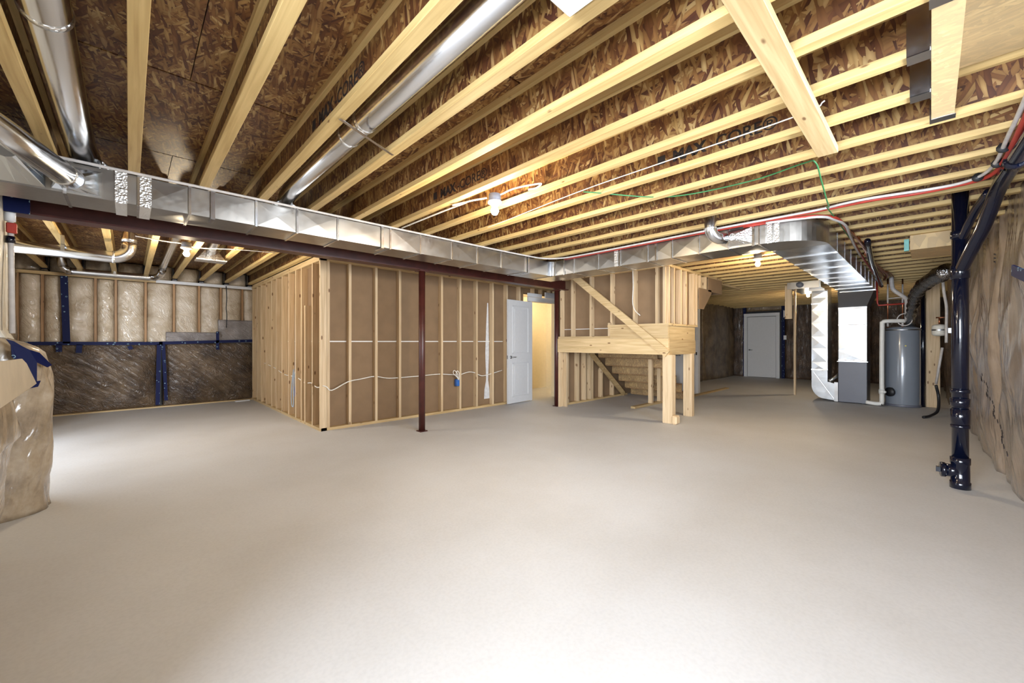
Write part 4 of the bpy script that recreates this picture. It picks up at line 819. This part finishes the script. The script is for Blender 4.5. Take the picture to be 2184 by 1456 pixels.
run('stud_cable', [(1.90, 6.90, 2.3), (1.895, 6.91, 1.6), (1.895, 6.92, .9), (1.89, 6.93, .5), (1.90, 6.95, .35)], .008, plain('grey_blue_cable', (.25, .32, .42)), 'grey cable hanging down to the blue box in the side studs', 4, 'wire')
e = empty('electrical_box', (4.14, 5.75, .45), 'blue electrical box on a stud of the closet front wall with white cable loops', 'box')
obj('box', B(4.13, 4.195, 5.715, 5.78, .44, .56), BLUEBOX, e, bevel=.004)
obj('cable_loop', MB().tube(smooth_path([(4.17, 5.71, .55), (4.13, 5.69, .66), (4.06, 5.69, .72), (4.05, 5.70, .67), (4.12, 5.69, .60), (4.16, 5.71, .55)], 5), .006, 8).tube(smooth_path([(4.18, 5.71, .55), (4.16, 5.68, .66), (4.12, 5.68, .71), (4.10, 5.69, .66), (4.15, 5.7, .58)], 5), .006, 8), WIRE, e)
e = empty('electrical_box', (1.9, 6.95, .35), 'blue electrical box in the side studs with a loop of grey-blue cable', 'box')
obj('box', B(1.885, 1.955, 6.87, 6.93, .36, .52), BLUEBOX, e, bevel=.004)
obj('cable_loop', MB().tube(smooth_path([(1.875, 6.94, .78), (1.86, 6.99, .5), (1.86, 7.0, .28), (1.86, 6.96, .2), (1.87, 6.92, .24), (1.87, 6.93, .6), (1.89, 6.92, .75)], 5), .007, 8), plain('pale_cable', (.4, .5, .62)), e)
run('stair_cable', [(5.83, 3.30, 2.38), (5.83, 3.29, 2.1), (5.83, 3.30, 1.85), (5.83, 3.26, 1.72), (5.83, 3.17, 1.63)], .007, WIRE, 'loose white cable hanging in front of the stair wall studs', 5, 'wire')
run('pull_chain', [(1.42, 9.86, 2.34), (1.43, 9.86, 2.1), (1.42, 9.86, 1.9), (1.43, 9.85, 1.75), (1.42, 9.83, 1.5)], .008, BLACK, 'thin black rod or cord hanging down the far insulated wall', 4, 'cord')
tag(obj('hanging_board', B(9.68, 9.74, 1.94, 2.06, 1.68, 2.36), LZ, bevel=.003), 'short wooden board hanging from the joists beside the bright vertical duct', 'board')
tag(obj('free_stud', B(11.0, 11.05, 2.13, 2.17, 0, 2.4), LZ), 'free standing stud left of the bright vertical duct', 'post')
tag(obj('junction_box', B(-.02, .05, 4.62, 4.69, 2.36, 2.40), PIPE), 'small metal bracket at the far side of the beam, upper left', 'bracket')
tag(obj('plaster_scrap', MB().bar((1.55, 9.70, .012), (1.80, 9.74, .012), .06, .022), WHITE), 'white scrap of trim on the floor at the foot of the far wall', 'scrap')

obj('tape_strip', B(-.675, -.53, 4.60, 4.62, 2.16, 2.33), TAPE, wlf)
# repeats carry a group
GR = {'bulb_fixture': 'bare bulbs under the joists', 'steel_post': 'red steel posts under the beam', 'electrical_box': 'blue electrical boxes in the stud walls', 'zip_tie': 'black zip ties on the tubing', 'copper_line': 'copper lines beside the duct', 'stud_cable': 'cables threaded through the studs', 'lamp_cable': 'cables of the bulb fixtures', 'vent_pipe': 'silver vent pipes in the far bay', 'round_duct': 'round ducts feeding the trunk ducts', 'water_pipe': 'riser pipes above the water heater'}
for o in bpy.data.objects:
    if o.parent is None and o.get('category') and o.name.split('.')[0] in GR: o['group'] = GR[o.name.split('.')[0]]
